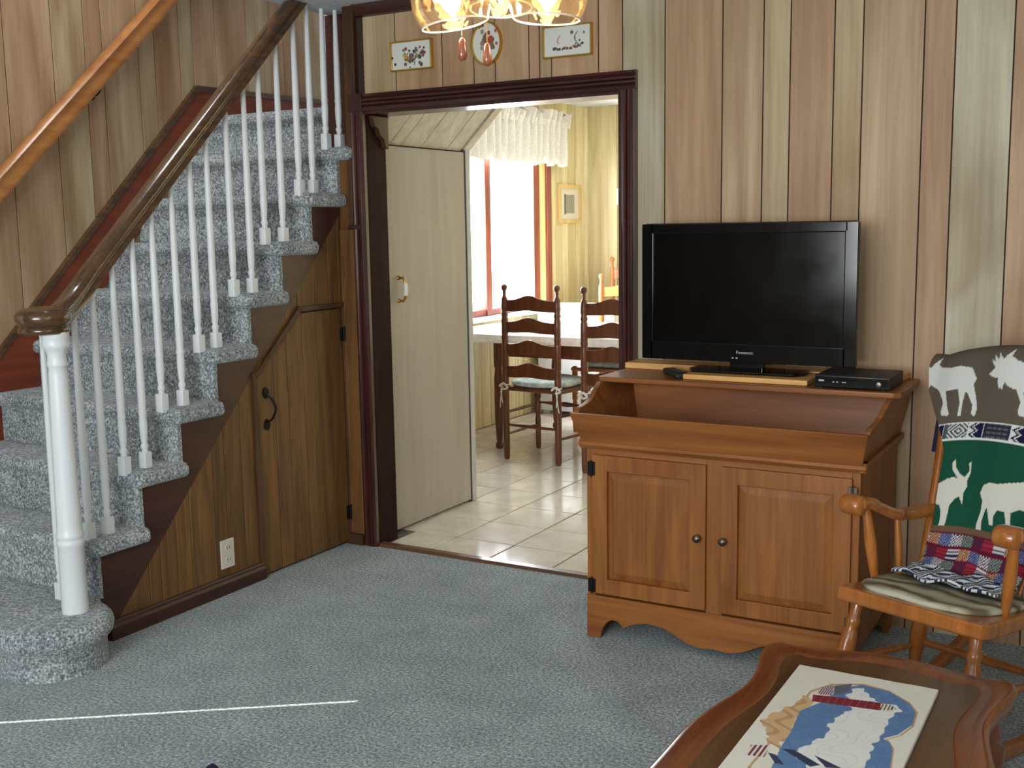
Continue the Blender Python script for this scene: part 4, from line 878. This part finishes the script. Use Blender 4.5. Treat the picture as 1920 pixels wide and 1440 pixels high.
for m_ in (m3, m4): put(f_ & inpoly(X, zz, m_), (206, 206, 192))
put(f_ & inpoly(-(X)+.06, zz, m4) & (X > .12), (206, 206, 192))
# band
bd = f_ & (zz >= .765) & (zz < .818); bz = (zz-.7915)
put(bd, (74, 84, 84)); put(bd & (np.abs(bz) > .0215), (214, 216, 212))
for c0, kind in ((-.205, 'z'), (-.135, 'd'), (-.085, 'z'), (-.02, 'b'), (.045, 'z'), (.105, 'd'), (.165, 'z')):
    q = bd & (np.abs(bz) < .0215)
    if kind == 'z':
        zig = c0+.008*(np.abs(((bz*90) % 2)-1)*2-1)
        put(q & (np.abs(X-c0) < .024), (206, 208, 206)); put(q & (X > zig) & (X < c0+.022), (26, 28, 62)); put(q & (np.abs(X-zig+.009) < .004), (22, 24, 34))
    elif kind == 'd':
        dd = np.abs(X-c0)+np.abs(bz)*1.15; put(q & (np.abs(X-c0) < .034) & (((dd*150) % 2) < 1), (198, 202, 200)); put(q & (np.abs(X-c0) < .034) & (((dd*150) % 2) >= 1), (54, 60, 66))
    else:
        put(q & (np.abs(X-c0) < .04), (40, 44, 62)); put(q & (np.abs(X-c0) < .034) & ((((bz+.02)*75) % 1) < .4) & ((((X+1)*60) % 1) < .8), (88, 92, 92))
put(f_ & (zz < .515) & (zz >= .500), (104, 84, 62))
# lower patterned rows
lo_ = f_ & (zz < .500)
s_ = tt[:, None].repeat(nu, 1); t0 = float(np.interp(.500, pz[:kc, 0], tt[:kc])); dn = t0-s_
pal = [(150, 46, 66), (36, 40, 78), (206, 200, 196), (86, 148, 140), (190, 160, 120), (112, 30, 40), (120, 130, 170)]
put(lo_, (40, 36, 62))
cell = np.floor((X+.3)/.032).astype(int); row = np.floor(dn/.030).astype(int); h_ = (cell*3+row*5) % 7; lx = ((X+.3) % .032)/.032-.5; lz = (dn % .030)/.030-.5
for k in range(7):
    mk = lo_ & (h_ == k); put(mk, pal[(k*3+1) % 7])
    if k % 3 == 0: put(mk & (((lz*4+np.abs(lx)*4) % 1) < .5), pal[(k+2) % 7])
    elif k % 3 == 1: put(mk & ((((np.abs(lx)+np.abs(lz))*5) % 1) < .5), pal[(k+4) % 7])
    else: put(mk & (((lz*3.5) % 1) < .5), pal[(k+3) % 7])
put(lo_ & (np.abs(lz) > .44), (96, 24, 42))
t3 = lo_ & (row >= 3); put(t3, (44, 50, 80)); put(t3 & (((X*40+dn*70+.6*np.sin(X*90)) % 1) < .5), (206, 212, 212))
co = np.stack([X, Y, Z], -1)
nrm = np.zeros_like(co); dy = np.gradient(py[:, 0], tt); dzv = np.gradient(pz[:, 0], tt)
nrm[..., 1] = dzv[:, None]*.007; nrm[..., 2] = -dy[:, None]*.007
bk_ = colour_mesh('moose_blanket', co, C_, nu, nv, 'paint', thick=nrm)
bk_.location = RL; bk_.rotation_euler = (-RT, 0, RP)
tag(bk_, 'green and grey woven throw with white moose draped over the rocking chair back', 'blanket')

# ================================================================== COFFEE TABLE
CT = (-.471, 1.75, 0)
ct = thing('coffee_table', 'reddish brown coffee table with serpentine edges in the foreground', 'coffee table', CT)
half = [(0, .797), (.066, .791), (.132, .774), (.174, .765), (.215, .760), (.25, .767), (.272, .735), (.266, .668), (.250, .596), (.243, .511), (.252, .436), (.273, .335), (.284, .235), (.284, .12), (.284, 0)]
rgt = [(p.x, p.y) for p in catmull([(x_, y_, 0) for x_, y_ in half], 4)]
ring = rgt+[(x_, -y_) for x_, y_ in rgt[-2::-1]]+[(-x_, -y_) for x_, y_ in rgt[1:]]+[(-x_, y_) for x_, y_ in rgt[-2:0:-1]]
def offs(pts, d): return [(x_*(1-d/.275), y_*(1-d/.775)) for x_, y_ in pts]
b = B(); rg = []
for d, z in ((.035, .385), (.012, .388), (.004, .395), (.006, .402), (0, .408), (-.004, .416), (0, .426), (.008, .4315), (.014, .432), (.060, .432), (.066, .4300)):
    rg.append([b.bm.verts.new((CT[0]+x_, CT[1]+y_, z)) for x_, y_ in offs(ring, d)])
n = len(ring)
for p, q in zip(rg, rg[1:]):
    for i in range(n): b.bm.faces.new((p[i], p[(i+1) % n], q[(i+1) % n], q[i]))
b.build('table_border', 'coffee', ct, smooth=50)
B().prism([(CT[0]+x_, CT[1]+y_) for x_, y_ in offs(ring, .058)], 'z', .388, .4305).build('table_top', 'coffee2', ct, smooth=30)
B().prism([(CT[0]+x_, CT[1]+y_) for x_, y_ in offs(ring, .05)], 'z', .32, .388).build('apron', 'coffee', ct, smooth=30)
for sx in (-1, 1):
    for sy in (-1, 1):
        P_ = [(sx*.20, sy*.68, .385), (sx*.225, sy*.70, .30), (sx*.222, sy*.70, .2), (sx*.205, sy*.685, .09), (sx*.215, sy*.695, .03), (sx*.222, sy*.70, .012)]
        cp_ = [Vector(p)+Vector((CT[0], CT[1], 0)) for p in catmull(P_, 4)]
        B().tube(cp_, [.036, .036, .035, .034, .033, .032, .030, .028, .026, .024, .022, .020, .018, .017, .016, .017, .019, .021, .022, .021, .018], 12).box(CT[0]+sx*.222-.018, CT[0]+sx*.222+.018, CT[1]+sy*.70-.018, CT[1]+sy*.70+.018, 0, .015, bev=.004).build('leg', 'coffee', ct, smooth=60)
# ---- printed lighthouse board
Qp = dict(
arch=[(-.581,1.965),(-.578,2.033),(-.575,2.137),(-.574,2.237),(-.542,2.294),(-.482,2.325),(-.427,2.313),(-.379,2.272),(-.356,2.231),(-.352,2.162),(-.365,2.112),(-.385,2.082),(-.367,2.05),(-.357,1.977),(-.356,1.872),(-.568,1.76),(-.585,1.856)],
blue=[(-.554,1.952),(-.557,2.044),(-.566,2.131),(-.54,2.187),(-.521,2.276),(-.485,2.318),(-.426,2.308),(-.38,2.266),(-.36,2.229),(-.356,2.168),(-.372,2.114),(-.394,2.082),(-.379,2.071),(-.368,2.04),(-.36,1.975),(-.364,1.876),(-.534,1.786),(-.547,1.876)],
cloud=[(-.493,2.049),(-.499,2.104),(-.491,2.15),(-.476,2.178),(-.495,2.227),(-.5,2.264),(-.494,2.292),(-.481,2.302),(-.457,2.264),(-.433,2.244),(-.398,2.246),(-.388,2.224),(-.401,2.176),(-.399,2.127),(-.4,2.084),(-.405,2.039),(-.4,1.98),(-.405,1.91),(-.456,1.859),(-.532,1.954),(-.512,1.992)],
red=[(-.563,2.222),(-.427,2.245),(-.424,2.206),(-.557,2.187)],
house=[(-.559,2.238),(-.557,2.263),(-.537,2.291),(-.526,2.237),(-.551,2.228)],
navy1=[(-.535,2.286),(-.504,2.313),(-.5,2.273),(-.525,2.237)],
cap=[(-.43,2.24),(-.411,2.242),(-.397,2.23),(-.411,2.213),(-.425,2.207)],
rock=[(-.62,2.041),(-.617,2.083),(-.601,2.113),(-.583,2.165),(-.576,2.213),(-.551,2.182),(-.558,2.104),(-.561,2.072),(-.552,2.037),(-.559,1.995),(-.557,1.95),(-.581,1.965),(-.599,2.012)],
strip=[(-.607,1.942),(-.574,1.955),(-.57,1.906),(-.6,1.898)],
nav2=[(-.551,1.953),(-.53,1.96),(-.472,1.923),(-.486,1.908)],
nav3=[(-.492,1.956),(-.467,1.944),(-.434,1.928),(-.46,1.918)],
nav4=[(-.57,1.927),(-.554,1.925),(-.529,1.893),(-.546,1.892)])
nu, nv = 260, 460
gx, gy = np.meshgrid(np.linspace(-.631, -.339, nu), np.linspace(2.366, 1.79, nv))
C_ = np.zeros((nv, nu, 3)); rs = np.random.RandomState(5)
jx = gx+.003*np.sin(gy*160)+.002*np.sin(gx*410); jy = gy+.003*np.sin(gx*190)+.002*np.sin(gy*350)
put(np.ones_like(gx, bool), (224, 222, 208))
A = inpoly(gx, gy, Qp['arch']); put(A, (224, 220, 204))
ring_in = inpoly((gx+.465)*1.045-.465, (gy-2.05)*1.03+2.05, Qp['arch']); put(A & ~ring_in, (188, 152, 112))
put(inpoly(jx, jy, Qp['rock']), (206, 172, 128)); put(inpoly(jx, jy, Qp['rock']) & (np.sin(gx*150+2.5*np.sin(gy*80)+gy*70) > .6), (186, 144, 100))
put(inpoly(gx, gy, Qp['blue']), (88, 124, 168)); put(inpoly(gx, gy, Qp['blue']) & (np.sin(gx*130+2*np.sin(gy*60)+3*np.sin(gx*37+gy*90)) > .75), (96, 130, 172))
put(inpoly(jx, jy, Qp['cloud']), (226, 228, 222)); put(inpoly(jx, jy, Qp['cloud']) & (np.sin(gx*170+3*np.sin(gy*70)+4*np.sin(gx*60-gy*45)) > .93), (212, 214, 210))
put(inpoly(gx, gy, Qp['red']), (122, 34, 48)); put(inpoly(gx, gy, Qp['red']) & (((gx*70) % 1) < .16), (150, 70, 78))
put(inpoly(gx, gy, Qp['house']), (196, 190, 190)); put(inpoly(gx, gy, Qp['house']) & (((gx*220) % 1) < .3), (96, 60, 70))
put(inpoly(gx, gy, Qp['navy1']), (60, 66, 84)); put(inpoly(gx, gy, Qp['navy1']) & (((gy*200) % 1) < .22), (150, 156, 166))
put(inpoly(gx, gy, Qp['cap']), (222, 214, 190)); put(inpoly(gx, gy, Qp['cap']) & (((gx*150) % 1) < .35), (48, 44, 48))
put(inpoly(gx, gy, Qp['strip']), (222, 214, 206)); put(inpoly(gx, gy, Qp['strip']) & (((gx*110) % 1) < .5), (110, 40, 48))
for k in ('nav2', 'nav3', 'nav4'): put(inpoly(gx, gy, Qp[k]), (44, 56, 84))
C_ *= rs.uniform(.93, 1.05, C_.shape[:2])[..., None]
co = np.stack([gx+.485, gy-2.078, np.full_like(gx, .012)+.0004*np.sin(gx*70)*np.sin(gy*60)], -1)
th_ = np.zeros_like(co); th_[..., 2] = -.012
mb = colour_mesh('lighthouse_board', co, C_, nu, nv, 'print', thick=th_); mb.location = (-.485, 2.078, .4308)
tag(mb, 'cream board printed with a red lighthouse and clouds on the coffee table', 'board')

# ================================================================== PICTURES OVER THE DOORWAY
def frame_pic(name, label, x0, x1, z0, z1, seed, kind):
    t = thing(name, label, 'picture', ((x0+x1)/2, WY, z0), 'small gold framed pictures over the doorway')
    wd = .006
    for a in ((x0, x1, z0, z0+wd), (x0, x1, z1-wd, z1), (x0, x0+wd, z0+wd, z1-wd), (x1-wd, x1, z0+wd, z1-wd)):
        B().box(a[0], a[1], WY-.02, WY, a[2], a[3], bev=.0015, seg=1).build('frame', 'gold', t)
    nu, nv = 110, 70
    gx, gz = np.meshgrid(np.linspace(0, 1, nu), np.linspace(1, 0, nv)); global C_
    C_ = np.zeros((nv, nu, 3)); put(np.ones_like(gx, bool), (216, 220, 212)); rs = random.Random(seed)
    cols = [(96, 70, 66), (150, 60, 60), (70, 80, 60), (120, 80, 110), (190, 160, 70), (60, 50, 50)]
    if kind == 'flowers':
        for i in range(40):
            cx, cz = rs.gauss(.5, .15), rs.gauss(.36, .12); put(((gx-cx)**2*3.4+(gz-cz)**2) < rs.uniform(.001, .007), rs.choice(cols))
        for i in range(11):
            bx, tx, tz = rs.uniform(.4, .6), rs.uniform(.2, .85), rs.uniform(.5, .85); t_ = np.clip((gz-.3)/(tz-.3), 0, 1)
            put((np.abs(gx-(bx+(tx-bx)*t_)) < .008) & (gz > .3) & (gz < tz), (90, 96, 84)); put(((gx-tx)**2*3.4+(gz-tz)**2) < .0025, rs.choice(cols))
    else:
        for i in range(30):
            cx = rs.uniform(.2, .85); cz = .22+.06*rs.random()+(max(0, cx-.5)*rs.random()*1.1); put(((gx-cx)**2*3.4+(gz-cz)**2) < rs.uniform(.0008, .003), rs.choice(cols))
        put((np.abs(gx-.34-.05*np.sin(gz*9)) < .018) & (gz > .42) & (gz < .72), (196, 150, 140)); put((np.abs(gx-.72-.06*np.sin(gz*8)) < .012) & (gz > .25) & (gz < .8), (96, 84, 80))
        put(((gx-.6)**2*3.4+(gz-.78)**2) < .004, (110, 90, 90)); put(((gx-.86)**2*3.4+(gz-.74)**2) < .002, (120, 110, 120))
    co = np.stack([x0+wd+gx*(x1-x0-2*wd)-(x0+x1)/2, np.full_like(gx, -.012), wd+gz*(z1-z0-2*wd)], -1); th_ = np.zeros_like(co); th_[..., 1] = .010
    colour_mesh('print', co, C_, nu, nv, 'print', t, thick=th_)
frame_pic('framed_picture', 'small gold framed flower picture over the doorway next to the corner post', -2.803, -2.598, 2.062, 2.182, 4, 'flowers')
frame_pic('framed_picture', 'small gold framed picture of grasses and blossom right of the oval one', -2.084, -1.876, 2.053, 2.172, 9, 'grass')
ovp = thing('oval_picture', 'oval gold framed picture of a red flower bouquet', 'picture', (-2.34, WY, 2.052), 'small gold framed pictures over the doorway')
OX, OZ, OA, OB = -2.34, 2.137, .070, .085
fr_ = B(); rg = []
for k, dy_ in ((1.0, 0), (1.0, -.014), (.95, -.020), (.90, -.014), (.89, -.008)):
    rg.append([fr_.bm.verts.new((OX+OA*k*math.cos(2*math.pi*i/40), WY+dy_, OZ+OB*k*math.sin(2*math.pi*i/40))) for i in range(40)])
for p, q in zip(rg, rg[1:]):
    for i in range(40): fr_.bm.faces.new((p[i], p[(i+1) % 40], q[(i+1) % 40], q[i]))
fr_.build('frame', 'gold', ovp, smooth=60)
nu, nv = 90, 40      # polar print
ga, gr = np.meshgrid(np.linspace(0, 2*math.pi, nu), np.linspace(0, .9, nv)); gx = gr*np.cos(ga); gz = gr*np.sin(ga)
C_ = np.zeros((nv, nu, 3)); put(np.ones_like(gx, bool), (216, 220, 210)); rs = random.Random(2)
put((np.abs(gx) < .22*(1-np.clip((gz-.2)/.8, 0, 1))) & (gz < .25) & (gz > -.75), (176, 66, 56))
for i in range(34):
    cx, cz = rs.gauss(0, .28), rs.gauss(.15, .3); put(((gx-cx)**2+(gz-cz)**2) < rs.uniform(.006, .018), rs.choice([(176, 70, 56), (110, 100, 80), (96, 110, 90), (150, 130, 120), (120, 80, 60)]))
co = np.stack([OA*gx, np.full_like(gx, -.0085), OZ-2.052+OB*gz], -1)
th_ = np.zeros_like(co); th_[..., 1] = .008
colour_mesh('print', co, C_, nu, nv, 'print', ovp, thick=th_)

# ================================================================== CEILING LIGHT
FR = (math.cos(YAW), math.sin(YAW)); FF = (-math.sin(YAW), math.cos(YAW))
FC = (FF[0]*2.26+FR[0]*-.010, FF[1]*2.26+FR[1]*-.010)
lt = thing('ceiling_light', 'three-light ceiling fixture with clear glass bell shades and glowing bulbs', 'light', (FC[0], FC[1], CZ))
B().lathe([(0, CZ), (.075, CZ), (.075, CZ-.012), (.05, CZ-.035), (.016, CZ-.05), (0, CZ-.05)], (FC[0], FC[1], 0), 28).build('canopy', 'bronze', lt)
B().tube([(FC[0], FC[1], CZ-.04), (FC[0], FC[1], 2.06)], .011, 14).build('down_rod', 'bronze', lt)
B().lathe([(0, 2.08), (.03, 2.075), (.055, 2.05), (.058, 2.02), (.045, 1.985), (.02, 1.97), (.012, 1.955), (0, 1.95)], (FC[0], FC[1], 0), 28).build('light_hub', 'bronze', lt)
for i, (ra, fa, tilt, tdir, dz_) in enumerate(((-.088, -.045, R(9), -1, 0), (.088, -.05, R(3), 1, .006), (0, .10, R(6), 0, .055))):
    cx = FC[0]+FR[0]*ra+FF[0]*fa; cy = FC[1]+FR[1]*ra+FF[1]*fa; z0 = 1.803+dz_
    axis = Vector((FF[0], FF[1], 0)) if tdir else Vector((FR[0], FR[1], 0))
    Tm = Matrix.Translation((cx, cy, z0)) @ Matrix.Rotation(tilt*(-1 if tdir < 0 else 1)*(1 if tdir else -1), 4, axis)
    hol = B().lathe([(0, .13), (.022, .13), (.024, .15), (.018, .17), (.008, .18), (0, .18)], seg=20, mat=Tm)
    e = Tm @ Vector((0, 0, .175)); hol.tube(catmull([e, e+Vector((0, 0, .04)), (FC[0]*.6+cx*.4, FC[1]*.6+cy*.4, 2.02), (FC[0], FC[1], 2.03)], 5), .006, 8)
    hol.build('lamp_arm', 'bronze', lt)
    B().shell([(.0625, .001), (.064, .0), (.066, .004), (.072, .018), (.0765, .035), (.077, .055), (.073, .08), (.062, .105), (.042, .122), (.023, .13), (.0225, .132), (.041, .120), (.060, .103), (.071, .079), (.075, .055), (.0745, .036), (.070, .019), (.0625, .001)], seg=40, mat=Tm).build('glass_shade', 'shade', lt, smooth=80)
    B().tube([Tm @ Vector((.064*math.cos(a), .064*math.sin(a), .001)) for a in [2*math.pi*k/40 for k in range(41)]], .0018, 6).build('glass_rim', 'rimglass', lt, smooth=80)
    bu = B().lathe([(0, .005), (.003, .012), (.008, .022), (.018, .036), (.026, .055), (.027, .072), (.018, .098), (.011, .118), (.011, .135), (0, .135)], seg=18, mat=Tm).build('bulb', 'bulb', lt, smooth=80)
    q = Tm @ Vector((0, 0, -.012)); lamp('bulb_light', 'POINT', (0, 0, 0), 1.0, (1, .82, .58), shadow_soft_size=.02); lo = bpy.data.objects[-1] if False else [o for o in COL.objects if o.type == 'LIGHT'][-1]
    lo.location = q-lt.location; lo.parent = lt
for ra, zt, zb, nm in ((-.085, 1.779, 1.734, 0), (-.035, 1.769, 1.724, 1)):
    d_ = 2.20; rr_ = (880-960)/F_PX*d_ if nm == 0 else (925-960)/F_PX*d_
    x_ = FF[0]*d_+FR[0]*rr_; y_ = FF[1]*d_+FR[1]*rr_
    b = B(); z = 1.98
    while z > zt: b.lathe([(0, -.0016), (.0016, 0), (0, .0016)], (x_, y_, z), 6); z -= .0045
    b.tube([(x_, y_, zt), (x_, y_, 1.97), (x_*.5+FC[0]*.5, y_*.5+FC[1]*.5, 2.0)], .0008, 5)
    b.build('pull_chain', 'bronze', lt)
    B().lathe([(0, zb-.002), (.005, zb), (.0085, zb+.006), (.009, zb+.014), (.007, zb+.026), (.0065, zb+.034), (.004, zb+.041), (0, zb+.043)], (x_, y_, 0), 16).build('pull_fob', 'fob', lt, smooth=70)

# ================================================================== SLIPPER AT THE FRAME'S EDGE
sl = thing('slipper', 'dark navy slipper lying on the carpet', 'slipper', (-2.0, 1.86, 0), rot=(0, 0, R(20)), world=False)
b = B(); rg = []
for i in range(15):
    t_ = i/14; yy = -.13+.26*t_; wd = .042*math.sin(math.pi*min(1, .12+.88*(t_ if t_ < .6 else .6+(t_-.6)*1.0)))**.45*(1 if t_ > .3 else .92); wd = max(wd, .012)
    h = .05+.005*math.sin(t_*6) if t_ < .9 else .05*(1-(t_-.9)*4)
    rg.append([b.bm.verts.new((wd*math.cos(R(a)), yy, max(0, .012+h*math.sin(R(a))))) for a in range(-30, 211, 20)])
for p, q in zip(rg, rg[1:]):
    for i in range(len(p)-1): b.bm.faces.new((p[i], p[i+1], q[i+1], q[i]))
    b.bm.faces.new((p[-1], p[0], q[0], q[-1]))
b.bm.faces.new(rg[0][::-1]); b.bm.faces.new(rg[-1]); b.build('slipper_upper', 'navy', sl, smooth=60)
so_ = [(.046*math.cos(R(a))*(1 if math.sin(R(a)) > 0 else .85), .14*math.sin(R(a))) for a in range(0, 360, 15)]
B().prism(so_, 'z', 0, .014, bev=.003).build('slipper_sole', 'blackm', sl)
for o in list(bpy.data.objects):
    if 'world' in o: del o['world']
